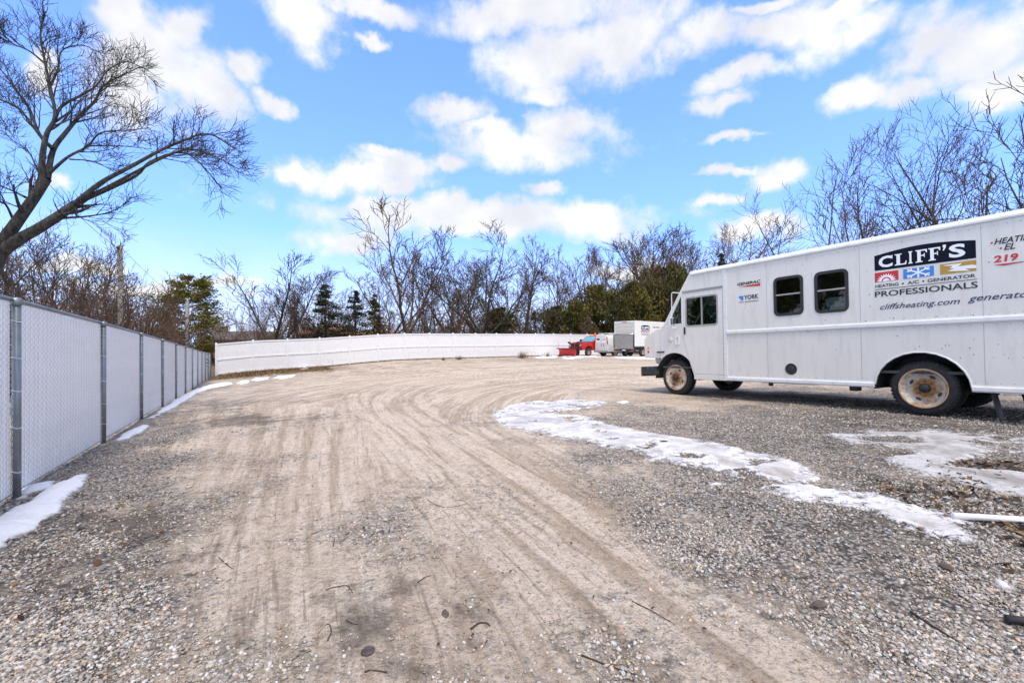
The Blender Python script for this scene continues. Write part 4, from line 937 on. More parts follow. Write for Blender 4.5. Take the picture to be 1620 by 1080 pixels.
# the big tree leaning in over the chain-link fence, limb by limb
def big_tree():
    Yb = 11.0; b = base(-42, Yb); t = Tree(77, .0055, upturn=.07, wob=.17); t.lf = 1.42
    def limb(pts, r, lvl=0, drift=0.0, cnt=(9, 6, 4, 3), L_=1.9, ang=(.35, .8), y0=0.0, lo=.2, detail=3):
        pts = catmull(np.array(pts, float), 4); n = len(pts); P = []
        for i, (x, y) in enumerate(pts): P.append(at(x, y, Yb + y0 + drift * i / (n - 1)) - b)
        rad = [.66 * (r[0] + (r[1] - r[0]) * (i / (n - 1)) ** .7) / F * Yb for i in range(n)]
        t.emit(P, rad, 0); t.spawn(P, rad, L_, 0, detail, cnt, lo, ang)
    limb([(-52, 640), (-44, 540), (-30, 460), (-8, 402)], (27, 22), cnt=(0,) * 4, detail=0)
    limb([(-12, 408), (28, 380), (60, 362), (95, 340), (120, 322)], (15, 9), cnt=(4, 4, 3, 3), L_=1.2, lo=.5)
    limb([(118, 323), (160, 289), (210, 262), (250, 240), (287, 224), (330, 212), (372, 236)], (6.5, 1.2), drift=-.8, cnt=(15, 4, 4, 2), L_=1.0, lo=.5)
    limb([(118, 322), (165, 302), (215, 278), (238, 256), (285, 241), (316, 258), (352, 300)], (6, 1), drift=.7, cnt=(15, 4, 4, 2), L_=.95, lo=.5)
    limb([(125, 318), (170, 296), (222, 268), (262, 248), (302, 236), (345, 250), (378, 268)], (4.5, 1), drift=.1, cnt=(15, 4, 4, 2), L_=.95, lo=.45)
    limb([(100, 345), (140, 342), (175, 335), (205, 318)], (3, .7), drift=.6, cnt=(8, 5, 3, 2), L_=.8)
    limb([(-10, 402), (12, 372), (32, 344), (56, 310), (74, 282)], (15, 10), cnt=(4, 4, 4, 3), L_=1.3, lo=.4)
    limb([(66, 292), (67, 250), (74, 212), (87, 186), (82, 150), (71, 98), (64, 52), (72, 18)], (8, 1), drift=-.5, cnt=(19, 5, 4, 2), L_=1.0, lo=.3)
    limb([(75, 282), (84, 238), (104, 210), (126, 184), (150, 160), (162, 138), (184, 124), (222, 106)], (7, 1), drift=.9, cnt=(15, 5, 4, 2), L_=.95, lo=.3)
    limb([(86, 190), (98, 168), (130, 150), (152, 136), (170, 112), (200, 98), (235, 112)], (4, .8), drift=.4, cnt=(12, 5, 4, 2), L_=.85)
    limb([(80, 272), (108, 248), (138, 232), (160, 210), (205, 206), (236, 202)], (4, .7), drift=-.7, cnt=(12, 5, 4, 2), L_=1.0)
    limb([(110, 252), (150, 256), (185, 275)], (2, .6), drift=.3, cnt=(6, 4, 3, 2), L_=.7)
    limb([(140, 231), (190, 231), (240, 236)], (2, .6), drift=-.3, cnt=(7, 4, 3, 2), L_=.7)
    limb([(84, 236), (62, 212), (48, 176), (30, 148), (6, 116), (-20, 90)], (5, 1), drift=.5, cnt=(15, 5, 4, 2), L_=.95)
    limb([(72, 226), (52, 200), (28, 170), (-5, 156), (-40, 140)], (4, 1), drift=-.8, cnt=(13, 5, 4, 2), L_=.9)
    limb([(78, 140), (92, 108), (98, 80), (130, 72), (158, 84)], (3, .7), drift=.5, cnt=(11, 5, 4, 2), L_=.75)
    limb([(70, 100), (48, 82), (26, 72), (4, 62)], (2.6, .7), drift=-.4, cnt=(11, 5, 4, 2), L_=.75)
    limb([(60, 270), (45, 240), (20, 222), (0, 205)], (2, .6), drift=.4, cnt=(8, 5, 3, 2), L_=.8)
    limb([(40, 312), (20, 302), (0, 294), (-30, 285)], (3, .8), drift=.4, cnt=(8, 5, 3, 2), L_=.9)
    limb([(20, 345), (10, 325), (0, 318), (-20, 300)], (3, .8), drift=-.4, cnt=(8, 5, 3, 2), L_=.9)
    ms = t.meshes('big')
    place_tree(ms, b, 0, 1, 'big bare tree with two long limbs leaning over the chain-link fence', MAT['bark_dark'], name='leaning_tree')
big_tree()

# evergreens: many small sprays through the crown's volume
def evergreen(seed, H, Rr, shape, n, leaf, cols, gap=.35, trunk_r=.1):
    g = np.random.default_rng(seed); polys = []; C = []; D = []
    polys.append(([(0, 0, -.3), (0, 0, H * .5), (g.normal(0, .1), g.normal(0, .1), H * .98)], [trunk_r, trunk_r * .6, .02], 6))
    nb = int({'cedar': 70, 'spruce': 90, 'pine': 85}[shape]); per = n // nb
    for i in range(nb):
        f = g.uniform(.04 if shape != 'pine' else .14, .99); a = g.uniform(0, 6.283)
        prof = {'cedar': (1 - f) ** .42 * (.75 + .35 * math.sin(f * 9 + seed)), 'spruce': (1 - f) * 1.05 + .04, 'pine': (.25 + .75 * max(0, math.sin(min(1, f ** .8) * 2.9)))}[shape]
        Lb = Rr * prof * g.uniform(.6, 1.2); el = {'cedar': .55, 'spruce': -.15, 'pine': .25}[shape] + g.normal(0, .12)
        d = np.array([math.cos(a) * math.cos(el), math.sin(a) * math.cos(el), math.sin(el)]); p0 = np.array([0, 0, f * H * .97]); p1 = p0 + d * Lb
        if shape == 'cedar': p1[2] = min(p1[2], H * 1.02)
        polys.append(([p0, (p0 + p1) / 2 + g.normal(0, .03, 3), p1], [trunk_r * .28, trunk_r * .18, .008], 3))
        t = g.uniform(.25 if shape != 'pine' else .35, 1.05, per) ** .8; c = p0 + t[:, None] * (p1 - p0) + g.normal(0, 1, (per, 3)) * (Lb * .11 + .05) * np.array([1, 1, .6 if shape != 'cedar' else 1.0])
        if shape == 'spruce': c[:, 2] -= g.uniform(0, .22, per) * Lb
        C.append(c); D.append(np.repeat(d[None], per, 0) + g.normal(0, .5, (per, 3)) + (np.array([0, 0, .7]) if shape == 'cedar' else 0))
    C = np.concatenate(C); D = np.concatenate(D); D /= np.linalg.norm(D, axis=1, keepdims=True)
    m = np.ones(len(C), bool)
    C, D = C[m], D[m]; k = len(C); S = np.cross(D, g.normal(0, 1, (k, 3))); S /= np.linalg.norm(S, axis=1, keepdims=True) + 1e-9
    L_ = leaf * g.uniform(.6, 1.5, (k, 1)); W = L_ * g.uniform(.28, .5, (k, 1))
    V = np.stack([C - D * L_, C + S * W, C + D * L_, C - S * W], 1).reshape(-1, 3); Fq = np.arange(k * 4).reshape(-1, 4)
    me = mesh_np('crown', V, [Fq]); cl = np.array(cols); w = g.random((k, 1)); cc = cl[0] * (1 - w) + cl[1] * w; br = g.random(k) < (.12 if len(cols) > 2 else 0)
    if len(cols) > 2: cc[br] = cl[2]
    set_color(me, np.repeat(cc, 4, 0)); me.materials.append(MAT['needles'])
    tv, tf = tubes_np(polys); tm = smooth(mesh_np('trunk', tv, [tf])); tm.materials.append(MAT['bark_brown'])
    return (tm, me, MAT['needles'])
CED = [(.05, .055, .012), (.18, .16, .032), (.17, .09, .04)]; CED2 = [(.04, .048, .014), (.12, .12, .032), (.15, .08, .04)]; SPR = [(.018, .026, .016), (.055, .07, .035), (.07, .05, .035)]; PIN = [(.05, .06, .012), (.24, .21, .035)]
EV = {'c1': evergreen(1, 6, 2.7, 'cedar', 7000, .13, CED), 'c2': evergreen(2, 6, 3.0, 'cedar', 7400, .13, CED2), 'c3': evergreen(3, 6, 2.4, 'cedar', 6400, .13, CED), 's1': evergreen(4, 7, 2.2, 'spruce', 5200, .09, SPR), 's2': evergreen(6, 7, 1.7, 'spruce', 4600, .09, [(.03, .04, .014), (.10, .11, .03), (.16, .09, .05)]),
      'p1': evergreen(7, 9, 3.0, 'pine', 15000, .12, PIN, trunk_r=.16), 'cb': evergreen(9, 6, 2.0, 'cedar', 3000, .08, [(.10, .06, .035), (.2, .13, .08), (.06, .06, .02)])}
EVH = {'c1': 6, 'c2': 6, 'c3': 6, 's1': 7, 's2': 7, 'p1': 9, 'cb': 6}
def ever_at(px, top, Y, kind, label, wide=1.0, name='evergreen_tree', cat='tree', group=None):
    b = base(px, Y); s = height(top, Y, b) / EVH[kind]; o = place_tree(EV[kind], b, R.uniform(0, 6.28), s * wide, label, MAT['bark_brown'], group, name, cat); o.scale.z = s; return o
ever_at(298, 436, 46, 'p1', 'green pine beyond the end of the chain-link fence', 1.0, 'pine_tree')
ever_at(326, 480, 52, 's2', 'small dark spruce tucked against the right of the green pine', .9, 'spruce_tree')
ever_at(515, 446, 54, 's1', 'dark spruce standing above the tan house roof', 1.55, 'spruce_tree')
ever_at(562, 456, 56, 's1', 'dark narrow spruce, left of the pair before the tallest tree', 1.25, 'spruce_tree')
ever_at(592, 462, 55, 's2', 'brown-tinged spruce, right of the pair before the tallest tree', 1.3, 'spruce_tree')
CL = ['low evergreen at the left end of the clump behind the plow', 'evergreen directly above the red plow', 'yellow-green cedar above the red pickup cab', 'evergreen above the white cargo van', 'tall cedar left above the box truck', 'dense cedar directly above the box truck',
      'tall evergreen between box truck and step van windshield', 'evergreen right behind the step van mirror', 'small dark evergreen crown showing above the step van cab roof', 'brownish evergreen low behind the fence left of the clump', 'low dark evergreen hedge tree behind the arching brush', 'reddish brown evergreen between the pickup and the cedars', 'olive evergreen at the back of the clump', 'olive cedar at the back beside the tall bare tree']
for i, (px, top, Y, kd, wd) in enumerate([(880, 484, 58, 'c2', 1.25), (912, 478, 57, 'c1', 1.2), (945, 452, 60, 'c1', .9), (978, 462, 58, 'c2', 1.2), (1010, 450, 57, 'c3', 1.1), (1040, 440, 60, 'c1', 1.1),
        (1066, 418, 58, 'c2', .85), (1092, 432, 57, 'c3', 1.0), (1142, 396, 48, 's1', .9), (845, 492, 58, 'cb', 1.3), (792, 486, 57, 'c2', 1.35), (930, 500, 55, 'cb', 1.3), (1000, 445, 63, 'c2', 1.0), (1048, 424, 64, 'c1', 1.0)]):
    ever_at(px, top, Y, kd, CL[i], wd)

# the tree line goes on to the left, out of the picture; the van windows mirror it
for x, y, h_, kd, lb in [(-13.5, 8.5, 6.0, 'c2', 'evergreen behind the fence left of the picture, nearest the fence'), (-17, 5.5, 7.0, 'c1', 'tall evergreen behind the fence left of the picture'), (-16.5, 11.5, 5.5, 'c3', 'lower evergreen beyond the left edge behind the fence'), (-21, 8.5, 8.0, 'c2', 'tallest evergreen far left of the picture')]:
    o = place_tree(EV[kd], (x, y, gz(x, y)), R.uniform(0, 6.28), h_ / 6, lb, MAT['bark_brown'], None, 'evergreen_tree')
# brush: thickets of thin stems
def shrub(seed, H, W, stems, twig=.010):
    t = Tree(seed, twig, upturn=.0, wob=.22, droop=.12); r = t.r
    for i in range(stems):
        a = r.uniform(0, 6.28); o = r.uniform(.1, 1.0); p = Vector((math.cos(a) * W * .3 * r.random(), math.sin(a) * W * .3 * r.random(), -.1)); d = Vector((math.cos(a) * o, math.sin(a) * o, 1))
        pts, rad = t.path(p, d, H * r.uniform(.7, 1.2), .03, twig, 6, .0, .2); t.emit(pts, rad, 1); t.spawn(pts, rad, H * .6, 1, 3, [0, 7, 5, 0], .15, (.4, 1.0))
    V, Fq = tubes_np(t.main); V2, F2 = tubes_np(t.fine); return smooth(mesh_np('stem', V, [Fq])), smooth(mesh_np('twigs', V2, [F2]))
SH = [shrub(3, 3.2, 3.0, 12), shrub(4, 3.0, 3.5, 13), shrub(6, 2.6, 2.6, 11)]
def shrub_at(px, top, Y, i, label, wide=1.0, m='brush', group='bare thickets behind the fences'):
    b = base(px, Y); s = height(top, Y, b) / 2.9; root = empty('bare_shrub', b, R.uniform(0, 6.28)); root.scale = (s * wide, s * wide, s)
    for nm, me in zip(('stems', 'twigs'), SH[i % 3]):
        o = link(nm, me, None, root)
        if not me.materials: me.materials.append(MAT[m])
        o.material_slots[0].link = 'OBJECT'; o.material_slots[0].material = MAT[m]; o['kind'] = 'stuff'
    tag(root, label, 'shrub', group); return root
shrub_at(850, 488, 59, 0, 'large arching brush pile leaning over the white fence left of the evergreens', 1.15, 'bark_grey')
shrub_at(770, 498, 56, 1, 'low spreading brush just behind the middle of the white fence', 1.2, 'bark_brown')
for i, (px, top, Y, lb) in enumerate([(352, 515, 52, 'bare thicket over the left end of the white fence, below the small lone tree'), (395, 505, 54, 'bare thicket beside the dark house roof'), (455, 505, 56, 'bare thicket right at the trunk of the dark spreading tree'), (490, 500, 56, 'bare thicket between the many-stemmed tree and the dark spruce'),
        (545, 505, 60, 'bare thicket between the dark spruce and the narrow spruce'), (590, 495, 62, 'bare thicket behind the pair of spruces'), (625, 500, 56, 'bare thicket left of the trunk of the tallest tree'), (660, 498, 58, 'bare thicket right of the trunk of the tallest tree'), (700, 490, 58, 'bare thicket below the leaning tree beside the tallest'),
        (735, 496, 57, 'bare thicket left below the broad fan-shaped tree'), (805, 492, 62, 'bare thicket between the fan-shaped tree and the arching brush'), (880, 488, 64, 'bare thicket behind the arching brush'), (915, 470, 66, 'bare thicket at the back, above the red plow'), (960, 470, 67, 'bare thicket at the back, above the cargo van'),
        (1020, 465, 68, 'bare thicket at the back, above the box truck roof'), (1080, 470, 66, 'bare thicket at the back, beside the step van windshield'), (640, 478, 70, 'farther taller thicket behind the tallest tree'), (720, 470, 72, 'farther taller thicket left behind the fan-shaped tree'), (780, 468, 74, 'farther taller thicket right behind the fan-shaped tree'),
        (840, 465, 74, 'farther taller thicket behind the tree leaning right'), (560, 480, 72, 'farther taller thicket behind the narrow spruce'), (480, 478, 70, 'farther taller thicket behind the many-stemmed tree')]):
    shrub_at(px, top, Y, i, lb, 1.2, ('brush', 'bark_grey', 'bark_brown')[i % 3])
for i, (px, top, Y, lb) in enumerate([(10, 455, 15, 'brown thicket behind the fence at the left edge'), (60, 450, 18, 'brown thicket behind the fence below the big tree lower limb'), (105, 452, 20, 'brown thicket behind the fence left of the nearest pole'), (150, 460, 22, 'brown thicket just left of the nearest pole'), (185, 462, 27, 'brown thicket right behind the nearest pole'),
        (215, 470, 31, 'brown thicket right of the nearest pole'), (238, 480, 36, 'brown thicket left of the green pine'), (250, 494, 52, 'brown thicket behind the green pine, left side'), (282, 500, 58, 'brown thicket directly behind the green pine'), (312, 505, 60, 'brown thicket behind the pine and the small spruce'), (120, 440, 27, 'taller brown thicket at the back left of the pole'),
        (175, 445, 32, 'taller brown thicket at the back behind the pole'), (222, 462, 40, 'taller brown thicket at the back right of the pole')]):
    shrub_at(px, top, Y, i, lb, .95, ('brush', 'bark_brown', 'brush')[i % 3])
for i, (px, top, Y, lb) in enumerate([(1560, 345, 28, 'bare thicket over the van roof below the leaning trees'), (1620, 325, 27, 'bare thicket over the van roof at the right edge')]):
    shrub_at(px, top, Y, i, lb, 1.3, 'bark')

# far-off wood that closes the view
def far_wood():
    polys = []; r = random.Random(5)
    for i in range(150):
        px = r.uniform(330, 1250); Y = r.uniform(78, 110); x = (px - CX) / F * Y; H = r.uniform(5, 9.5); t = Tree(i, .022)
        p = Vector((x, Y, gz(x, Y) - .2)); pts, rad = t.path(p, Vector((r.uniform(-.2, .2), 0, 1)), H, .1, .02, 5, .1, .1); polys.append(([tuple(q) for q in pts], rad, 3))
        t.spawn(pts, rad, H * .55, 1, 3, [0, 9, 4, 0], .2, (.4, .8)); polys += t.main + t.fine
    V, Fq = tubes_np([(a, b, 3) for a, b, c in polys]); o = link('far_wood', smooth(mesh_np('far_wood', V, [Fq])), MAT['bark_grey']); tag(o, 'grey bare wood far behind the white fence', 'trees', kind='stuff')
far_wood()

# ------------------------------------------------------------------ wheels
def wheel(parent, x, y, z, Rt=.405, w=.24, deep=False, rim=.285, side=-1):
    """wheel on an axle along y; its outer face looks towards side*y"""
    W = empty('wheel', (x, y, z)); W.parent = parent
    s = side
    t = MB(); pr = [(rim - .01, .0), (rim + .02, .012), (Rt - .055, .006), (Rt - .02, .022), (Rt - .004, .05), (Rt, .075)]
    prof = [(r, -s * 0 + s * (0 - q)) for r, q in pr]
    full = [(r, -s * q) for r, q in pr] + [(Rt, -s * (w - .075)), (Rt - .004, -s * (w - .05)), (Rt - .02, -s * (w - .022)), (Rt - .055, -s * (w - .006)), (rim - .01, -s * w)]
    t.lathe(full, 48, 'y')
    # tread blocks
    nb = 44
    for k in range(nb):
        a = 2 * math.pi * k / nb
        for row, (q0, q1) in enumerate(((.035, .085), (.095, .145), (.155, .205))):
            if q1 > w - .01: continue
            aa = a + (row % 2) * math.pi / nb; da = math.pi / nb * .62; V = []
            for r in (Rt - .012, Rt + .006):
                for q in (q0, q1):
                    for d in (-da, da): V.append((r * math.cos(aa + d), -s * q, r * math.sin(aa + d)))
            t.add(V, [(0, 2, 3, 1), (4, 5, 7, 6), (0, 1, 5, 4), (2, 6, 7, 3), (0, 4, 6, 2), (1, 3, 7, 5)])
    t.build('tyre', MAT['tyre'], W)
    r_ = MB(); dp = .12 if deep else .035
    r_.lathe([(rim + .012, -s * -.004), (rim - .004, -s * -.008), (rim - .02, -s * .012), (rim - .035, -s * dp * .6), (rim - .06, -s * dp), (.135, -s * (dp - .012)), (.10, -s * (dp - .03)), (.085, -s * (dp - .03)), (0.0, -s * (dp - .032))], 48, 'y')
    ro = r_.build('rim', MAT['rim'], W)
    hh = MB()
    for k in range(4):
        a = math.pi / 4 + k * math.pi / 2 + .3
        for j in range(1):
            c = Vector((math.cos(a) * .185, 0, math.sin(a) * .185)); tx = Vector((-math.sin(a), 0, math.cos(a))); ty = Vector((math.cos(a), 0, math.sin(a)))
            ring = [c + tx * .040 * math.cos(q) + ty * .020 * math.sin(q) for q in np.linspace(0, 2 * math.pi, 13)[:-1]]
            y0 = s * -(dp - .0105); V = [(p.x, y0 - 0 + s * .004, p.z) for p in ring]; hh.add(V, [tuple(range(12))])
    hh.build('hand_holes', MAT['interior_dark'], ro, fix=False)['kind'] = 'stuff'
    h = MB(); yb = -s * (dp - .032)
    h.lathe([(.07, yb), (.07, yb + s * .035), (.055, yb + s * .055), (.0, yb + s * .058)], 24, 'y'); h.build('hub', MAT['dark_metal'], W)
    for k in range(8):
        a = 2 * math.pi * k / 8; n = MB(); n.lathe([(.017, yb + s * .0), (.017, yb + s * .028), (.012, yb + s * .036), (0, yb + s * .036)], 6, 'y', (math.cos(a) * .108, 0, math.sin(a) * .108)); n.build('lug_nut', MAT['rust'], ro)
    return W

# ------------------------------------------------------------------ the white step van
VT = 31.43; VA = math.radians(-(90 - VT)); VW = 2.22
def step_van():
    v0 = Vector((3.857, 10.6, ZC - 1.125))
    root = empty('step_van', v0); root.rotation_euler = (0, -.021, VA)
    tag(root, 'big white step van with company logo and rusty wheels parked on gravel', 'van')
    W_, T_ = MAT['van_white'], MAT['trim_white']
    def arch(cx, cy, rx, ry, x_from, z_from, a0, a1, n=14): return [(cx + rx * math.cos(math.radians(a)), cy + ry * math.sin(math.radians(a))) for a in np.linspace(a0, a1, n)]
    SR, RB, RT = 6.25, .44, 2.74
    ar = arch(4.40, .40, .56, .54, 0, 0, 180 - 4, 4)           # left to right
    out = [(1.285, RB), (3.84, RB)] + ar + [(4.96, RB), (SR, RB), (SR, RT), (1.285, RT)]
    wins = [(2.257, 2.787, 1.65, 2.385), (2.974, 3.50, 1.645, 2.375)]
    holes = [rrect(a + .025, b - .025, c + .025, d - .025, .08) for a, b, c, d in wins]
    plate('side_panel', out, holes, .02, .04, W_, root)
    plate('side_panel', out, [], VW - .02, .04, W_, root)
    for a, b, c, d in wins:
        fr = plate('window', rrect(a, b, c, d, .095), [rrect(a + .032, b - .032, c + .032, d - .032, .07)], -.006, .014, MAT['black_rubber'], root)
        plate('window_frame', rrect(a + .026, b - .026, c + .026, d - .026, .075), [rrect(a + .05, b - .05, c + .05, d - .05, .055)], -.004, .02, MAT['chrome'] if False else MAT['dark_metal'], fr)
        m = (c + d) / 2 + .03; mb = MB(); mb.bbox(a + .03, b - .03, -.014, .012, m - .014, m + .014, .004); mb.build('glazing_bar', MAT['alu'], fr)
        plate('pane', rrect(a + .03, b - .03, c + .03, m - .005, .02), [], .014, .005, MAT['glass_dark'], fr); plate('pane', rrect(a + .03, b - .03, m + .005, d - .03, .02), [], .020, .005, MAT['glass_dark'], fr)
    # cab side: pillar, cowl and door opening
    door = [(.20, 2.335), (1.185, 2.335), (1.185, .505), (.505, .505), (.47, .55), (.40, .70), (.30, .96), (.235, 1.16), (.205, 1.30)]
    grow = [(x + (.007 if x > .9 else -.007 if x < .22 else (-.008 if z < 1.3 else 0)), z + (.006 if z > 2 else -.006 if z < .6 else 0)) for x, z in door]
    fa = arch(-.08, .42, .56, .56, 0, 0, 133, 42, 12)
    cab = [(-.38, 1.62), (-.40, 1.60)] + [(-.468, 1.55), (-.468, .86)] + fa + [(.40, .62), (.455, .47), (.47, .38), (1.195, .38), (1.195, 2.74), (.40, 2.74), (.112, 2.38)]
    quarter = [(-.245, 1.655), (.145, 1.655), (.145, 2.27), (.125, 2.27)]
    plate('cab_side', cab, [grow, quarter], .02, .036, W_, root)
    plate('cab_side', cab, [[(.3, 1.6), (1.06, 1.6), (1.06, 2.2), (.3, 2.2)], quarter], VW - .02, .036, W_, root)
    plate('quarter_glass', [(-.27, 1.64), (.155, 1.64), (.155, 2.285), (.118, 2.285)], [], .03, .006, MAT['glass'], root)
    plate('quarter_glass', [(-.27, 1.64), (.155, 1.64), (.155, 2.285), (.118, 2.285)], [], VW - .04, .006, MAT['glass'], root)
    mb = MB(); mb.bbox(.145, .175, -.004, .03, 1.60, 2.34, .005); mb.build('door_post', T_, root)
    win = rrect(.268, 1.068, 1.575, 2.225, .06)
    dr = plate('door', door, [win], .014, .034, W_, root)
    plate('window_frame', rrect(.258, 1.078, 1.565, 2.235, .065), [rrect(.29, 1.046, 1.597, 2.203, .05)], -.004, .012, MAT['alu'], dr)
    mb = MB(); mb.bbox(.662, .69, -.008, .02, 1.59, 2.21, .003); mb.build('glazing_bar', MAT['alu'], dr)
    plate('pane', rrect(.27, .68, 1.58, 2.22, .05), [], .012, .005, MAT['glass'], dr); plate('pane', rrect(.665, 1.066, 1.58, 2.22, .05), [], .020, .005, MAT['glass'], dr)
    mb = MB(); mb.bbox(.222, .252, -.035, -.003, 1.40, 1.56, .008); mb.build('handle', MAT['dark_metal'], dr)
    mb = MB(); mb.bbox(.46, 1.187, -.006, .02, .385, .497, .006); mb.build('step_sill', W_, root)
    mb = MB(); mb.bbox(.19, 1.19, -.022, .0, 2.355, 2.39, .006); mb.build('drip_rail', MAT['alu'], root)
    mb = MB(); mb.bbox(1.197, 1.283, -.014, .03, .385, 2.735, .008); mb.build('pillar_strip', T_, root)
    rv = MB()
    for z in np.arange(.5, 2.7, .11):
        for x in (1.215, 1.265): rv.lathe([(.006, -.014), (.004, -.0185), (0, -.019)], 6, 'y', (x, 0, z))
    rv.build('rivets', MAT['alu'], root)['kind'] = 'stuff'
    # rails
    def rail(x0, x1, z, h, d, n=8):
        prof = [(0.006, z - h / 2), (-d * .6, z - h / 2), (-d, z - h / 4), (-d, z + h / 4), (-d * .6, z + h / 2), (0.006, z + h / 2)]
        mb = MB(); mb.prism(prof, x0, x1, 'yz'); return mb
    rail(1.285, SR, 1.39, .085, .032).build('middle_rail', T_, root)
    rail(1.285, 3.83, .43, .085, .03).build('bottom_rail', T_, root); rail(4.97, SR, .43, .085, .03).build('bottom_rail', T_, root)
    for (x0, x1) in ((1.285, 3.83), (4.97, SR)):
        mb = MB(); mb.bbox(x0, x1, VW, VW + .03, .39, .47, .01); mb.build('bottom_rail', T_, root)
    # wheel-arch lips
    def lip(pts, y0=-.008, y1=.04, t=.022):
        mb = MB(); n = len(pts); V = []
        for i, (x, z) in enumerate(pts):
            dx, dz = pts[min(i + 1, n - 1)][0] - pts[max(i - 1, 0)][0], pts[min(i + 1, n - 1)][1] - pts[max(i - 1, 0)][1]; l = math.hypot(dx, dz); nx, nz = -dz / l, dx / l
            V += [(x, y0, z), (x + nx * t, y0, z + nz * t), (x + nx * t, y1, z + nz * t), (x, y1, z)]
        F_ = [(i * 4 + a, i * 4 + (a + 1) % 4, i * 4 + 4 + (a + 1) % 4, i * 4 + 4 + a) for i in range(n - 1) for a in range(4)]
        mb.add(V, F_, True); return mb
    lip(ar).build('arch_lip', T_, root)
    # wheel houses, dark
    for (cx, w0) in ((4.40, .62), (-.08, .55)):
        mb = MB(); n = 14; V = []
        rr = .60
        for a in np.linspace(math.pi, 0, n): V += [(cx + rr * math.cos(a), .045, .36 + rr * math.sin(a)), (cx + rr * math.cos(a), w0, .36 + rr * math.sin(a))]
        F_ = [(2 * i, 2 * i + 1, 2 * i + 3, 2 * i + 2) for i in range(n - 1)]; F_.append(tuple(2 * i + 1 for i in range(n))); mb.add(V, F_); mb.build('wheel_house', MAT['interior_dark'], root, fix=False)
    # roof with rounded edges
    prof = [(0.004, RT - .02), (-.012, RT - .01), (-.012, RT + .035), (.02, RT + .075), (.12, RT + .10), (VW / 2, RT + .135), (VW - .12, RT + .10), (VW - .02, RT + .075), (VW + .012, RT + .035), (VW + .012, RT - .01), (VW - .004, RT - .02)]
    mb = MB(); mb.prism(prof, .40, SR, 'yz'); mb.build('roof', MAT['roof_white'], root)
    rail(.42, SR, RT + .005, .05, .034).build('roof_rail', T_, root)
    # front cap above windshield and windshield
    def slant(x0, z0, x1, z1, y0, y1, th):
        d = Vector((x1 - x0, 0, z1 - z0)).normalized(); nrm = Vector((d.z, 0, -d.x)) * th
        return [Vector((x0, y0, z0)), Vector((x1, y0, z1)), Vector((x1, y1, z1)), Vector((x0, y1, z0))], nrm
    def slab(q, nrm):
        mb = MB(); mb.add(q + [p + nrm for p in q], [(0, 1, 2, 3), (4, 7, 6, 5), (0, 4, 5, 1), (1, 5, 6, 2), (2, 6, 7, 3), (3, 7, 4, 0)]); return mb
    q, nn = slant(.105, 2.385, .41, 2.825, .0, VW, .05); slab(q, nn).build('front_cap', W_, root)
    for y0, y1 in ((.05, VW / 2 - .02), (VW / 2 + .02, VW - .05)):
        q, nn = slant(-.36, 1.66, .09, 2.36, y0, y1, .008); slab(q, nn).build('windshield', MAT['glass'], root)
    for y0, y1 in ((-.004, .05), (VW / 2 - .022, VW / 2 + .022), (VW - .05, VW + .004)):
        q, nn = slant(-.395, 1.605, .112, 2.39, y0, y1, .035); slab(q, nn).build('windshield_post', T_, root)
    # hood: fenders with the arch, centre block
    hoodp = [(-.475, .87), (-.475, 1.575), (-.60, 1.555), (-.93, 1.40), (-.985, 1.33), (-1.0, 1.15), (-.985, .87), (-.955, .855), (-.52, .855)]
    for y0, y1 in ((.012, .40), (VW - .40, VW - .012)):
        mb = MB(); mb.prism(hoodp, y0, y1, 'xz'); mb.build('fender', W_, root, bevel=.018)
    mb = MB(); mb.prism([(-.476, .70), (-.476, 1.60), (-.60, 1.585), (-.93, 1.43), (-.99, 1.34), (-1.0, .8), (-.95, .70)], .40, VW - .40, 'xz'); mb.build('hood', W_, root, bevel=.02)
    mb = MB(); mb.prism([(-.47, 1.50), (-.47, 1.605), (-.33, 1.655), (-.30, 1.60), (-.30, 1.5)], .03, VW - .03, 'xz'); mb.build('cowl', W_, root)
    mb = MB()
    for i in range(7): mb.bbox(-1.012, -.995, .55, VW - .55, .86 + i * .06, .885 + i * .06, .004)
    mb.build('grille', MAT['dark_metal'], root)
    for y in (.22, VW - .22):
        mb = MB(); mb.lathe([(.09, -.985), (.085, -1.01), (.06, -1.02), (0, -1.022)], 24, 'x', (0, y, 1.12)); mb.build('headlight', MAT['chrome'], root)
    mb = MB(); mb.bbox(-1.10, -1.02, -.01, VW + .01, .40, .64, .02); mb.bbox(-1.03, -.60, -.01, .10, .44, .64, .015); mb.bbox(-1.03, -.60, VW - .10, VW + .01, .44, .64, .015); mb.build('front_bumper', MAT['steel_black'], root)
    # small fittings on hood side
    for z in (1.115, 1.015):
        mb = MB(); mb.lathe([(.028, .012), (.026, -.004), (.012, -.012), (0, -.013)], 16, 'y', (-.86, 0, z)); mb.build('marker_light', MAT['amber'] if z > 1.05 else MAT['red_lens'], root)
    mb = MB(); mb.bbox(-.58, -.36, -.02, .012, .985, 1.015, .006); mb.build('hood_latch', MAT['dark_metal'], root)
    mb = MB(); mb.lathe([(.058, .02), (.058, -.012), (.045, -.022), (0, -.024)], 24, 'y', (-.17, 0, 1.285)); mb.build('filler_cap', mat('cream', (.62, .60, .48), .5), root)
    plate('vent_bracket', rrect(-.035, .085, 1.165, 1.365, .02), [rrect(-.01, .06, 1.19, 1.34, .015)], -.008, .02, T_, root)
    # fuel port in the side
    mb = MB(); mb.lathe([(.105, .0), (.105, -.006), (.09, -.008), (.085, .0)], 28, 'y', (2.545, 0, .655)); fp = mb.build('fuel_port', MAT['dark_metal'], root)
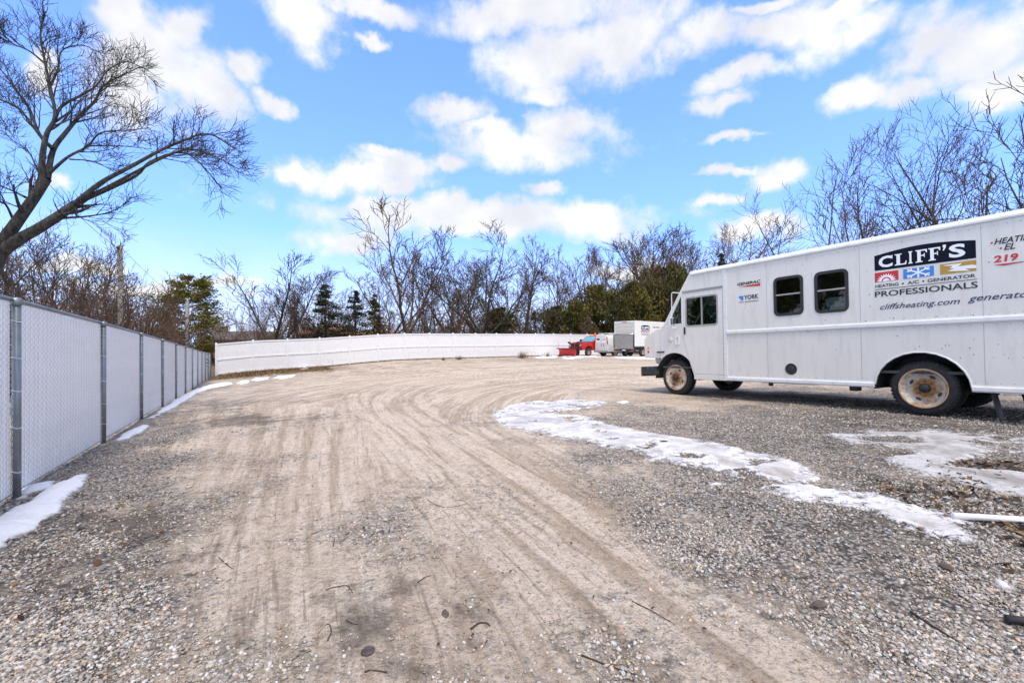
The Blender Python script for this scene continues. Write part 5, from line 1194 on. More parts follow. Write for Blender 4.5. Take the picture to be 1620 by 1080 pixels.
    mb = MB(); mb.lathe([(.088, -.003), (0, -.003)], 28, 'y', (2.545, 0, .655)); mb.lathe([(.05, -.003), (.05, -.006), (.03, -.008), (0, -.008)], 16, 'y', (2.545, 0, .655)); mb.build('fuel_cap', MAT['black_rubber'], fp, fix=False)
    # mirrors
    for y, s in ((0, -1), (VW, 1)):
        mr = empty('mirror', (0, 0, 0)); mr.parent = root; yo = y + s * .11; yi = y + s * .0
        mb = MB(); mb.tube([(.10, yi, 2.36), (.0, yo, 2.38), (-.03, yo, 2.36), (-.04, yo, 1.58), (-.02, yo, 1.56), (.02, yi, 1.56)], .012, 8); mb.build('arm', T_, mr)
        mb = MB(); mb.bbox(-.075, -.03, yo - .07, yo + .07, 1.60, 1.80, .012); mb.build('housing', MAT['trim_white'], mr)
        mb = MB(); mb.box(-.0295, -.028, yo - .06, yo + .06, 1.615, 1.785); mb.build('glass', MAT['chrome'], mr)
    # interior
    mb = MB(); mb.box(-.45, SR - .05, .05, VW - .05, .62, .66); mb.build('floor', MAT['interior_dark'], root)
    mb = MB(); mb.bbox(-.42, .02, .05, VW - .05, 1.25, 1.60, .05); mb.build('dashboard', MAT['interior_dark'], root)
    mb = MB(); ring = [(.30 + .10 * math.sin(a) * .9, .55 + .21 * math.cos(a), 1.66 + .20 * math.sin(a)) for a in np.linspace(0, 2 * math.pi, 25)]; mb.tube(ring, .016, 8, caps=False)
    mb.tube([(.0, .55, 1.5), (.30, .55, 1.66)], .025, 8)
    for a in (0.5, 2.6, 4.7): mb.tube([(.30, .55, 1.66), (.30 + .09 * math.sin(a), .55 + .21 * math.cos(a), 1.66 + .2 * math.sin(a))], .011, 6)
    mb.build('steering_wheel', MAT['black_rubber'], root)
    st = empty('seat'); st.parent = root
    mb = MB(); mb.bbox(.72, 1.18, .32, .80, 1.02, 1.16, .04); mb.build('cushion', MAT['interior_dark'], st)
    mb = MB(); mb.bbox(1.12, 1.26, .32, .80, 1.16, 1.78, .04); mb.build('backrest', MAT['interior_dark'], st)
    mb = MB(); mb.box(.80, 1.1, .45, .67, .66, 1.02); mb.build('pedestal', MAT['dark_metal'], st)
    mb = MB(); mb.box(1.55, 1.59, .05, VW - .05, .66, RT - .02); mb.build('bulkhead', MAT['interior'], root)
    mb = MB(); mb.box(SR - .04, SR, .04, VW - .04, RB, RT - .01); mb.build('rear_wall', W_, root)
    mb = MB()
    for z in (.9, 1.5, 2.05): mb.box(1.7, 5.9, 1.45, VW - .06, z, z + .03)
    for z in (1.0, 1.72): mb.box(1.7, 5.9, .22, .62, z, z + .03)
    mb.build('shelf', MAT['interior'], root)
    # underbody
    mb = MB()
    for y in (.55, VW - .67): mb.box(-.95, SR - .1, y, y + .12, .42, .60)
    mb.box(1.6, 2.6, .70, 1.4, .33, .55); mb.box(-.15, 0, .2, VW - .2, .36, .46); mb.lathe([(.07, .3), (.07, 1.0), (.17, 1.06), (.17, 1.16), (.07, 1.22), (.07, 1.9)], 16, 'y', (4.42, 0, .41)); mb.build('chassis', MAT['dark_metal'], root)
    mb = MB(); mb.bbox(1.95, 2.02, .3, .36, .3, .40, .01); mb.bbox(3.42, 3.55, .12, .28, .30, .40, .02); mb.build('exhaust', MAT['dark_metal'], root)
    for y in (.06, VW - .70):
        mb = MB(); mb.prism([(5.10, .52), (5.13, .52), (5.225, .02), (5.20, .02)], y + .02, y + .20, 'xz'); mb.build('mud_flap', MAT['black_rubber'], root)
    mb = MB(); mb.box(5.55, 5.62, .3, 1.9, .25, .40); mb.build('rear_step', MAT['dark_metal'], root)
    wheel(root, -.08, .055, .402); wheel(root, -.08, VW - .055, .402, side=1)
    for y, s in ((.035, -1), (VW - .035, 1)):
        wheel(root, 4.42, y, .402, deep=True, side=s); 
        mb = MB(); mb.lathe([(.25, y - s * .27), (.36, y - s * .275), (.40, y - s * .32), (.40, y - s * .46), (.36, y - s * .50), (.25, y - s * .505)], 40, 'y', (4.42, 0, .402), closed=True); mb.build('inner_tyre', MAT['tyre'], root)
    # ---- lettering and logo
    Y0 = -.0035
    def text(s, x0, x1, z0, z1, m, bold=0.0, shear=0.0, y=Y0): return link('lettering', stand(fit(text_mesh(s, .002, bold, shear), x0, x1, z0, z1), y), MAT[m], root)
    def shape(nm, pts, m, holes=(), y=Y0, th=.002): return plate(nm, pts, holes, y, th, MAT[m], root)
    banner = [(3.87, 2.26), (5.045, 2.252), (5.045, 2.50)] + [(5.045 - 1.175 * t, 2.50 + .062 * math.sin(math.pi * t)) for t in np.linspace(.05, .95, 14)] + [(3.87, 2.50)]
    shape('logo_banner', banner, 'navy', y=-.002)
    # serif capitals
    def serif(ch, x, w, z0, z1):
        h = z1 - z0; s = w * .30; t = h * .075; f = w * .16
        def bar(a, b, c, d): return [(a, c), (b, c), (b, d), (a, d)]
        P = []
        if ch in 'LIF':
            cx = x + w * .5 if ch == 'I' else x + w * .33
            P.append([(cx - s / 2 - f, z0), (cx + s / 2 + f, z0), (cx + s / 2 + f, z0 + t * .8), (cx + s / 2, z0 + t * 1.5), (cx + s / 2, z1 - t * 1.5), (cx + s / 2 + f, z1 - t * .8), (cx + s / 2 + f, z1), (cx - s / 2 - f, z1), (cx - s / 2 - f, z1 - t * .8), (cx - s / 2, z1 - t * 1.5), (cx - s / 2, z0 + t * 1.5), (cx - s / 2 - f, z0 + t * .8)])
            if ch == 'L': P.append([(cx + s / 2 - .002, z0 + .0005), (x + w, z0 + .0005), (x + w * 1.04, z0 + h * .32), (x + w * .98, z0 + h * .32), (x + w * .86, z0 + t * 1.4), (cx + s / 2 - .002, z0 + t * 1.4)])
            if ch == 'F':
                P.append([(cx + s / 2 - .002, z1 - .0005), (x + w * 1.02, z1 - .0005), (x + w * 1.02, z1 - h * .28), (x + w * .96, z1 - h * .28), (x + w * .84, z1 - t * 1.4), (cx + s / 2 - .002, z1 - t * 1.4)])
                P.append([(cx + s / 2 - .002, z0 + h * .48), (x + w * .74, z0 + h * .48), (x + w * .76, z0 + h * .36), (x + w * .82, z0 + h * .36), (x + w * .82, z0 + h * .70), (x + w * .76, z0 + h * .70), (x + w * .74, z0 + h * .57), (cx + s / 2 - .002, z0 + h * .57)])
        return P
    zb, zt = 2.30, 2.475
    for ch, x, w in (('L', 4.13, .145), ('I', 4.287, .08), ('F', 4.385, .135), ('F', 4.535, .135)):
        z1 = zt + .012 * (ch in 'IF')
        for i, poly in enumerate(serif(ch, x, w, zb, z1)): shape('lettering', poly, 'white_vinyl', y=-.0045 - .0004 * i)
    text("C", 3.925, 4.105, zb - .004, zt + .002, 'white_vinyl', .035, 0, -.0045); text("S", 4.765, 4.94, zb - .004, zt + .012, 'white_vinyl', .035, 0, -.0045)
    for z in ((zt - .035, zt + .03),): shape('lettering', [(4.03, zb), (4.03, zb)] and [(4.088, zt - .05), (4.106, zt - .05), (4.106, zt + .004), (4.088, zt - .012)], 'white_vinyl', y=-.0052)
    shape('lettering', [(4.70, zt + .03), (4.735, zt + .03), (4.735, zt - .005), (4.712, zt - .055), (4.698, zt - .05), (4.712, zt - .008), (4.70, zt - .008)], 'white_vinyl', y=-.0045)
    # red sun square
    zq0, zq1 = 2.075, 2.225
    shape('logo_square', [(3.87, zq0), (4.175, zq0), (4.175, zq1), (3.87, zq1)], 'red_vinyl', y=-.002)
    cx = 4.02; star = []
    for i in range(23):
        a = math.pi * i / 22; rr = .125 if i % 2 else .085; star.append((cx + rr * math.cos(a) * 1.05, zq0 + .002 + rr * math.sin(a)))
    shape('logo_sun', star, 'white_vinyl', y=-.004)
    arcp = [(cx + .062 * math.cos(a), zq0 + .003 + .062 * math.sin(a)) for a in np.linspace(0, math.pi, 14)] + [(cx + .046 * math.cos(a), zq0 + .003 + .046 * math.sin(a)) for a in np.linspace(math.pi, 0, 14)]
    shape('logo_sun', arcp, 'red_vinyl', y=-.006)
    # blue snowflake square
    shape('logo_square', [(4.235, zq0), (4.595, zq0), (4.595, zq1), (4.235, zq1)], 'blue_vinyl', y=-.002)
    def strip(x0, z0, x1, z1, w, y, m='white_vinyl', nm='logo_flake'):
        d = Vector((x1 - x0, z1 - z0)).normalized(); n_ = Vector((-d.y, d.x)) * w / 2; shape(nm, [(x0 + n_.x, z0 + n_.y), (x1 + n_.x, z1 + n_.y), (x1 - n_.x, z1 - n_.y), (x0 - n_.x, z0 - n_.y)], m, y=y)
    fx, fz = 4.415, 2.15; yy = -.004
    strip(fx, zq0 + .001, fx, zq1 - .001, .022, yy)
    for sx in (-1, 1):
        for sz in (-1, 1):
            yy -= .0003; strip(fx, fz, fx + sx * .13, fz + sz * .06, .02, yy); yy -= .0003; strip(fx + sx * .08, fz + sz * .037, fx + sx * .085, fz + sz * .072, .015, yy); yy -= .0003; strip(fx + sx * .08, fz + sz * .037, fx + sx * .135, fz + sz * .028, .015, yy)
    # gold bolt square
    shape('logo_square', [(4.665, zq0), (5.045, zq0), (5.045, zq1), (4.665, zq1)], 'gold_vinyl', y=-.002)
    shape('logo_bolt', [(4.69, 2.205), (4.90, 2.205), (4.86, 2.165), (5.0, 2.165), (5.045, 2.15), (5.045, 2.11), (4.93, 2.12), (4.98, 2.085), (4.74, 2.115), (4.82, 2.14), (4.77, 2.15), (4.80, 2.18)], 'white_vinyl', y=-.004)
    text("HEATING", 3.875, 4.175, 1.985, 2.035, 'text_dark', .012); text("\u2022", 4.215, 4.24, 1.998, 2.022, 'text_dark'); text("A/C", 4.285, 4.42, 1.985, 2.035, 'text_dark', .012); text("\u2022", 4.46, 4.485, 1.998, 2.022, 'text_dark'); text("GENERATOR", 4.52, 5.035, 1.985, 2.035, 'text_dark', .012)
    shape('logo_line', [(3.87, 1.952), (5.05, 1.952), (5.05, 1.960), (3.87, 1.960)], 'text_dark')
    text("PROFESSIONALS", 3.865, 5.055, 1.835, 1.925, 'text_dark', .014)
    text("cliffsheating.com", 3.93, 4.87, 1.605, 1.715, 'text_blue', .006, .35); text("generator", 4.95, 5.60, 1.625, 1.725, 'text_blue', .006, .35)
    text("\u2022", 5.19, 5.215, 2.415, 2.44, 'red_vinyl'); text("HEATING", 5.225, 5.64, 2.395, 2.475, 'text_dark', .016, .3)
    text("\u2022", 5.275, 5.30, 2.325, 2.35, 'red_vinyl'); text("EL", 5.315, 5.42, 2.305, 2.385, 'text_dark', .016, .3)
    text("219", 5.215, 5.445, 2.15, 2.245, 'red_vinyl', .03, .1); shape('logo_line', [(5.215, 2.125), (5.56, 2.125), (5.56, 2.135), (5.33, 2.10), (5.30, 2.10)], 'red_vinyl')
    text("GENERAC", 1.525, 2.005, 2.335, 2.395, 'text_dark', .03, .12)
    shape('logo_wedge', [(1.56, 2.312), (2.0, 2.325), (2.0, 2.275), (1.80, 2.285)], 'red_vinyl')
    text("YORK", 1.665, 1.96, 2.035, 2.125, 'text_dark', .022); shape('logo_square', [(1.555, 2.03), (1.65, 2.03), (1.65, 2.12), (1.555, 2.12)], 'blue_vinyl'); shape('logo_square', [(1.555, 2.03), (1.60, 2.03), (1.56, 2.08)], 'white_vinyl', y=-.0045)
    shape('logo_line', [(1.56, 1.985), (1.66, 1.985), (1.66, 2.0), (1.56, 2.0)], 'gold_vinyl'); shape('logo_line', [(1.68, 1.987), (1.96, 1.987), (1.96, 1.997), (1.68, 1.997)], 'text_dark')
    rv = MB()
    for zz, xa, xb in ((2.66, 1.35, SR), (1.47, 1.35, SR), (1.315, 1.35, SR), (.515, 1.35, 3.8), (.515, 5.0, SR)):
        for x in np.arange(xa, xb, .125): rv.lathe([(.0065, -.0005), (.005, -.004), (0, -.005)], 6, 'y', (x, 0, zz))
    rv.build('rivet_rows', MAT['alu'], root)['kind'] = 'stuff'
    # scattered rivets and chips along the panel
    sp = MB(); r = random.Random(3)
    for (x, z) in [(4.05, 1.49), (4.10, 1.488), (4.25, 1.485), (4.62, 1.47), (5.0, 1.46), (5.16, 1.458), (5.4, 1.45), (5.17, 2.17), (3.76, 2.28), (1.75, 1.24), (5.0, 1.12), (3.3, 1.0)] + [(r.uniform(4.3, 6.0), r.choice((.86, .90, 1.0, 1.04)) + r.uniform(-.01, .01)) for _ in range(26)] + [(r.uniform(1.4, 6.0), r.uniform(.6, 2.6)) for _ in range(30)]:
        q = r.uniform(.004, .009); sp.lathe([(q, -.0008), (q * .6, -.003), (0, -.0035)], 6, 'y', (x, 0, z))
    sp.build('screw_heads', MAT['interior_dark'], root)['kind'] = 'stuff'
    # seams
    for x in (2.12, 3.66, 5.10):
        for z0, z1 in ((.48, 1.34), (1.44, 2.70)):
            if x == 5.10 and z0 < 1: z0 = .49
            mb = MB(); mb.box(x - .002, x + .002, -.0015, .001, z0, z1); mb.build('panel_seam', MAT['alu'], root)
    return root
VAN = step_van()
def van_box(x0, x1, y0, y1, z0, z1, m, label):
    c = VAN.matrix_basis @ Vector(((x0 + x1) / 2, (y0 + y1) / 2, z0)); mb = MB(); a, b, h = (x1 - x0) / 2, (y1 - y0) / 2, z1 - z0
    mb.bbox(-a, a, -b, b, 0, h, .012); mb.box(-.03, .03, -b - .001, b + .001, .001, h + .001)
    o = mb.build('parts_box', m, None); o.location = c; o.rotation_euler = VAN.rotation_euler; tag(o, label, 'box')
van_box(3.05, 3.36, .24, .56, 1.752, 1.93, mat('box_white', (.7, .72, .74), .6), 'white parts box on a shelf behind the second van window')
van_box(3.12, 3.45, 1.5, 1.9, 2.082, 2.26, mat('box_tan', (.42, .33, .18), .7), 'tan carton on the far shelf behind the second van window')
van_box(2.40, 2.68, 1.5, 1.9, 1.532, 1.85, mat('box_yellow', (.5, .36, .06), .7), 'yellowish carton behind the first van window')

# ------------------------------------------------------------------ vehicles at the far fence
def far_wheel(parent, x, y, r=.38, w=.24, m='rim'):
    W = empty('wheel', (x, y, r)); W.parent = parent
    t = MB(); t.lathe([(.22, -w / 2), (r - .05, -w / 2), (r, -w / 2 + .04), (r, w / 2 - .04), (r - .05, w / 2), (.22, w / 2)], 28, 'y'); t.build('tyre', MAT['tyre'], W)
    h = MB(); h.lathe([(0, -w / 2 + .02), (.1, -w / 2 + .02), (.19, -w / 2 + .05), (.23, -w / 2 + .01), (.23, w / 2 - .01), (.19, w / 2 - .05), (.1, w / 2 - .02), (0, w / 2 - .02)], 24, 'y'); h.build('rim', MAT[m], W)
def vehicle_root(name, px, Y, heading, label, cat):
    b = base(px, Y); root = empty(name, b); root.rotation_euler.z = heading; tag(root, label, cat); return root
HD = math.atan2(WD.y, WD.x)       # along the white fence

def box_truck():
    # local x forward, origin under the middle of the rear edge
    r = vehicle_root('box_truck', 988, 41.6, HD + math.radians(6), 'white box truck with raised liftgate parked left of the step van nose', 'truck')
    W, H, L_ = 2.35, 3.25, 5.6; fl = .95; y = W / 2
    mb = MB(); mb.bbox(.06, L_, -y, y, fl, H, .03); mb.build('cargo_box', MAT['van_white'], r)
    mb = MB()
    for a in (-1, 1): mb.box(-.01, .07, a * y - (.09 if a > 0 else 0) - 0, a * y + (.09 if a < 0 else 0), fl, H + .004)
    mb.box(-.012, .07, -y + .09, y - .09, H - .16, H + .004); mb.build('rear_frame', MAT['trim_white'], r)
    d = MB()
    for i in range(6): d.bbox(.0, .05, -y + .10, y - .10, fl + .02 + i * .35, fl + .36 + i * .35, .006)
    dr = d.build('roll_door', MAT['beige_door'], r)
    mb = MB(); mb.box(-.02, .0, -.25, .25, H - .12, H - .06); mb.build('number_lights', MAT['red_lens'], r)
    lg = MB(); lg.bbox(-.16, -.07, -y + .05, y - .12, .72, 2.05, .01)
    for i in range(7): lg.bbox(-.175, -.155, -y + .10, y - .17, .80 + i * .17, .83 + i * .17, .004)
    lo = lg.build('liftgate', MAT['alu'], r); mb = MB(); mb.tube([(-.17, -y + .05, 2.05), (-.17, y - .12, 2.05)], .03, 8); mb.build('liftgate_edge', MAT['chrome'], lo)
    mb = MB(); mb.box(-.08, .1, -y, y, .50, .70); mb.box(-.1, L_ + 1.5, -.45, -.3, .6, .9); mb.box(-.1, L_ + 1.5, .3, .45, .6, .9); mb.build('chassis', MAT['dark_metal'], r)
    for a in (-1, 1):
        mb = MB(); mb.bbox(-.10, -.07, a * (y - .22) - .12, a * (y - .22) + .12, .52, .68, .01); mb.build('tail_light', MAT['red_lens'], r)
        mb = MB(); mb.tube([(-.12, a * (y - .06), .8), (-.16, a * (y - .04), 2.0)], .05, 8); mb.build('liftgate_arm', MAT['dark_metal'], r)
    mb = MB(); mb.box(-.095, -.085, -.2, .2, .54, .66); mb.build('number_plate', MAT['white_vinyl'], r)
    for x in (1.3, 6.3):
        for a in (-1, 1): far_wheel(r, x, a * (y - .2), .4)
    c = MB(); c.prism([(L_ + .1, .75), (L_ + 2.0, .75), (L_ + 2.05, 1.25), (L_ + 1.3, 1.45), (L_ + .9, 2.2), (L_ + .1, 2.25)], -.98, .98, 'xz'); c.build('cab', MAT['van_white'], r, bevel=.04)
    mb = MB(); mb.prism([(L_ + 1.25, 1.48), (L_ + .9, 2.12), (L_ + .91, 2.13), (L_ + 1.27, 1.485)], -.85, .85, 'xz'); mb.build('windshield', MAT['glass_dark'], r)
    mb = MB(); mb.box(.1, L_, -y - .012, -y + .0, 1.3, 1.36); mb.build('side_rail', MAT['trim_white'], r)
    # logo on the right-hand side (local -y)
    def side(nm, x0, x1, z0, z1, m, yo=.006): mb = MB(); mb.box(x0, x1, -y - yo, -y + .0, z0, z1); return mb.build(nm, MAT[m], r)
    bn = [(.9, 2.45), (2.1, 2.45), (2.1, 2.80), (1.8, 2.86), (1.5, 2.88), (1.2, 2.86), (.9, 2.80)]
    mb = MB(); mb.prism(bn, -y - .006, -y, 'xz'); mb.build('logo_banner', MAT['navy'], r)
    link('lettering', stand(fit(text_mesh("CLIFF'S", .002, .03), .98, 2.02, 2.52, 2.75), -y - .009), MAT['white_vinyl'], r)
    side('logo_square', .9, 1.25, 2.18, 2.40, 'red_vinyl'); side('logo_square', 1.32, 1.68, 2.18, 2.40, 'blue_vinyl'); side('logo_square', 1.75, 2.1, 2.18, 2.40, 'gold_vinyl')
    for x in (1.07, 1.5, 1.92): side('logo_mark', x - .09, x + .09, 2.21, 2.27, 'white_vinyl', .009)
    link('lettering', stand(fit(text_mesh("PROFESSIONALS", .002, .02), .9, 2.1, 1.98, 2.08), -y - .006), MAT['text_dark'], r)
    link('lettering', stand(fit(text_mesh("HEATING", .002, .02), 2.6, 3.6, 2.66, 2.78), -y - .006), MAT['text_dark'], r)
box_truck()

def cargo_van():
    r = vehicle_root('cargo_van', 951, 45.2, HD + math.radians(-3), 'white cargo van with ladder rack between red pickup and box truck', 'van')
    y = 1.0
    sec = lambda x, s=1.0: [(-y * s, .45), (-y * s, 1.15), (-y * .93 * s, 1.75), (-y * .84 * s, 2.02), (-y * .7 * s, 2.1), (y * .7 * s, 2.1), (y * .84 * s, 2.02), (y * .93 * s, 1.75), (y * s, 1.15), (y * s, .45)]
    mb = MB(); mb.prism(sec(0), .03, 4.0, 'yz'); mb.build('body', MAT['trim_white'], r, bevel=.03)
    mb = MB(); mb.prism([(4.0, .45), (5.5, .45), (5.55, .95), (5.0, 1.15), (4.55, 1.25), (4.0, 2.05)], -.95, .95, 'xz'); mb.build('hood', MAT['trim_white'], r, bevel=.05)
    for a in (-1, 1):
        d = MB(); d.prism([(a * .012, .56), (a * .93, .56), (a * .93, 1.15), (a * .865, 1.75), (a * .78, 1.98), (a * .012, 2.02)], 0, .035, 'yz'); dr = d.build('rear_door', MAT['trim_white'], r, bevel=.01)
        g = MB(); g.prism([(a * .12, 1.35), (a * .74, 1.35), (a * .70, 1.85), (a * .12, 1.86)], -.004, .0, 'yz'); g.build('window', MAT['white_vinyl'], dr)
        t = MB(); t.prism([(a * .94, 1.2), (a * 1.0, 1.2), (a * .90, 1.9), (a * .85, 1.9)], -.02, .06, 'yz'); t.build('tail_light', MAT['red_lens'], r)
    mb = MB(); mb.bbox(-.006, -.002, -.42, .02, 1.02, 1.22, .001); mb.build('plate_recess', MAT['dark_metal'], r); mb = MB(); mb.box(-.012, -.007, -.34, -.06, 1.05, 1.19); mb.build('number_plate', MAT['white_vinyl'], r)
    mb = MB(); mb.bbox(-.16, .06, -.98, .98, .40, .56, .03); mb.build('rear_bumper', MAT['alu'], r)
    link('lettering', stand(fit(text_mesh("CLIFF'S", .002, .03), -.3, .3, 1.5, 1.62), -1.02), MAT['navy'], r) if False else None
    mb = MB(); mb.box(-.008, -.003, .22, .66, 1.62, 1.78); mb.build('logo_banner', MAT['navy'], r)
    mb = MB(); mb.box(-.008, -.003, -.66, -.22, 1.64, 1.70); mb.build('logo_line', MAT['text_dark'], r)
    rk = MB()
    for x in (.4, 1.8, 3.2): rk.tube([(x, -.8, 2.08), (x, -.78, 2.26), (x, .78, 2.26), (x, .8, 2.08)], .03, 6)
    for yy in (-.6, .55): rk.tube([(.1, yy, 2.28), (3.9, yy, 2.28)], .025, 6)
    rk.build('roof_rack', MAT['trim_white'], r)
    ub = MB(); ub.box(.2, 5.2, -.7, .7, .3, .46); ub.build('chassis', MAT['dark_metal'], r)
    for x in (1.0, 4.6):
        for a in (-1, 1): far_wheel(r, x, a * .86, .37)
cargo_van()

def pickup():
    # local x forward (to the left in the picture), origin under the front axle
    r = vehicle_root('pickup_truck', 921, 46.6, HD + math.pi + math.radians(4), 'red pickup truck with a snow plow mounted in front', 'pickup')
    y = .98; M_ = MAT['red_paint']
    mb = MB(); mb.prism([(-1.2, .62), (-.50, .62), (-.46, .85), (-.3, 1.0), (.0, 1.06), (.3, 1.0), (.46, .85), (.5, .66), (.95, .66), (.98, 1.0), (.92, 1.28), (.3, 1.42), (-.55, 1.48), (-1.2, 1.48)], -y, y, 'xz'); mb.build('hood', M_, r, bevel=.035)
    mb = MB(); mb.prism([(-1.2, .6), (-3.0, .6), (-3.0, 1.45), (-2.85, 2.0), (-2.6, 2.07), (-1.45, 2.07), (-.62, 1.46), (-1.2, 1.4)], -y * .97, y * .97, 'xz'); mb.build('cab', M_, r, bevel=.05)
    mb = MB(); mb.prism([(-.66, 1.50), (-1.40, 2.02), (-1.385, 2.045), (-.63, 1.515)], -.80, .80, 'xz'); mb.build('windshield', mat('windshield_teal', (.16, .36, .40), .12, spec=.8), r)
    for a in (-1, 1):
        mb = MB(); q = a * y * .97; mb.prism([(-.85, 1.50), (-1.45, 1.95), (-2.0, 1.97), (-2.0, 1.50)], q, q + a * .012, 'xz'); mb.build('side_window', MAT['glass_dark'], r)
        mb = MB(); mb.bbox(-1.0, -.88, a * 1.02, a * 1.28, 1.48, 1.72, .02); mb.build('mirror', MAT['dark_metal'], r)
        mb = MB(); mb.bbox(.90, .98, a * .70 - .16, a * .70 + .16, 1.02, 1.22, .02); mb.build('headlight', MAT['chrome'], r)
        for x in (0, -3.9): far_wheel(r, x, a * .86, .40)
    mb = MB(); mb.prism([(-3.05, .7), (-5.1, .7), (-5.1, 1.45), (-3.05, 1.45)], -y, y, 'xz'); mb.build('bed', M_, r, bevel=.03)
    gr = MB()
    for i in range(5): gr.bbox(.93, .99, -.52, .52, .98 + i * .06, 1.015 + i * .06, .005)
    gr.build('grille', MAT['dark_metal'], r)
    mb = MB(); mb.bbox(.9, 1.12, -.95, .95, .6, .82, .03); mb.build('bumper', MAT['steel_black'], r)
    mb = MB(); mb.bbox(-1.75, -1.55, -.55, .55, 2.08, 2.18, .02); lb = mb.build('light_bar', MAT['amber'], r)
    mb = MB(); mb.lathe([(.12, 2.18), (.11, 2.34), (.06, 2.40), (0, 2.41)], 16, 'z', (-1.65, .2, 0)); mb.build('beacon', mat('beacon', (.75, .09, .01), .3), r)
    # plow
    p = empty('snow_plow', (0, 0, 0)); p.parent = r
    prof = []
    for t in np.linspace(0, 1, 9): a = math.radians(-62 + 120 * t); prof.append((2.0 + .36 - .36 * math.cos(a), .40 + .40 * math.sin(a) + .02))
    prof = [(x, z) for x, z in prof]; th = [(x - .03, z) for x, z in reversed(prof)]
    mb = MB(); mb.prism(prof + th, -1.25, 1.25, 'xz'); mb.build('blade', MAT['plow_red'], p)
    tx, tz = prof[-1]; mb = MB(); mb.bbox(tx - .06, tx + .22, -1.25, 1.25, tz - .02, tz + .07, .01); mb.build('rubber_deflector', MAT['black_rubber'], p)
    bx, bz = prof[0]; mb = MB(); mb.bbox(bx - .03, bx + .03, -1.25, 1.25, .0, bz + .06, .006); mb.build('cutting_edge', MAT['dark_metal'], p)
    rb = MB()
    for yy in (-.9, -.3, .3, .9): rb.bbox(1.88, 1.97, yy - .02, yy + .02, .12, .75, .004)
    rb.build('rib', MAT['plow_red'], p)
    fr = MB(); fr.tube([(1.1, -.4, .5), (1.95, -.5, .3)], .05, 6); fr.tube([(1.1, .4, .5), (1.95, .5, .3)], .05, 6); fr.tube([(1.05, -.45, .5), (1.15, -.45, 1.32)], .05, 6); fr.tube([(1.05, .45, .5), (1.15, .45, 1.32)], .05, 6); fr.tube([(1.15, -.62, 1.32), (1.15, .62, 1.32)], .045, 6); fr.tube([(1.1, 0, 1.2), (1.7, 0, .6)], .05, 6)
    fr.build('mount_frame', MAT['dark_metal'], p)
    for a in (-1, 1):
        mb = MB(); mb.bbox(1.10, 1.28, a * .66 - .13, a * .66 + .13, 1.30, 1.48, .03); mb.build('plow_light', MAT['dark_metal'], p)
        mb = MB(); mb.tube([(tx, a * 1.2, tz), (tx, a * 1.2, tz + .72)], .012, 5); mb.build('marker_rod', MAT['plow_red'], p)
pickup()

# ------------------------------------------------------------------ utility poles, wires, houses
def pole(px, top, Y, r, label, arm=False):
    b = base(px, Y); h = height(top, Y, b); root = empty('utility_pole', b); tag(root, label, 'utility pole')
    mb = MB(); mb.tube([(0, 0, -.3), (.02, 0, h * .5), (0, 0, h)], [r * 1.12, r, r * .9], 12); mb.build('shaft', MAT['pole_wood'], root)
    mb = MB(); mb.bbox(-.05, .05, -r - .05, -r + .02, h - .22, h - .1, .01); mb.build('insulator', MAT['dark_metal'], root)
    if arm:
        mb = MB(); mb.bbox(-1.1, 1.1, -.06, .06, h - .75, h - .62, .01); mb.build('crossarm', MAT['pole_wood'], root)
        for x in (-.95, -.4, .4, .95):
            mb = MB(); mb.lathe([(.04, h - .62), (.05, h - .55), (.02, h - .48), (0, h - .47)], 8, 'z', (x, 0, 0)); mb.build('insulator', MAT['dark_metal'], root)
    return Vector((b.x, b.y, b.z + h))
p1 = pole(190, 388, 24, .12, 'weathered wooden utility pole nearest, behind the chain-link fence')
p2 = pole(296, 472, 42, .14, 'pale wooden utility pole in front of the green pine')
p3 = pole(336, 506, 66, .13, 'far small utility pole with a crossarm right of the pine', True)
def wire(a, b, sag, label, r=.008):
    a, b = Vector(a), Vector(b); pts = [a.lerp(b, t) - Vector((0, 0, sag * 4 * t * (1 - t))) for t in np.linspace(0, 1, 16)]
    c = a.copy(); mb = MB(); mb.tube([p - c for p in pts], r, 5); o = mb.build('overhead_wire', MAT['wire'], None); o.location = c; tag(o, label, 'wire')
wire(p1 + Vector((0, -.18, -.15)), at(40, 248, 14.5), .25, 'thin overhead wire running from the nearest pole towards the big tree', .009)
wire(p1 + Vector((0, .18, -.15)), p2 + Vector((0, -.18, -.15)), .4, 'thin wire strung between the two nearest poles', .008)
wire(p2 + Vector((0, .18, -.15)), p3 + Vector((0, 0, -.2)), .4, 'thin wire strung from the pine pole to the far crossarm pole', .01)

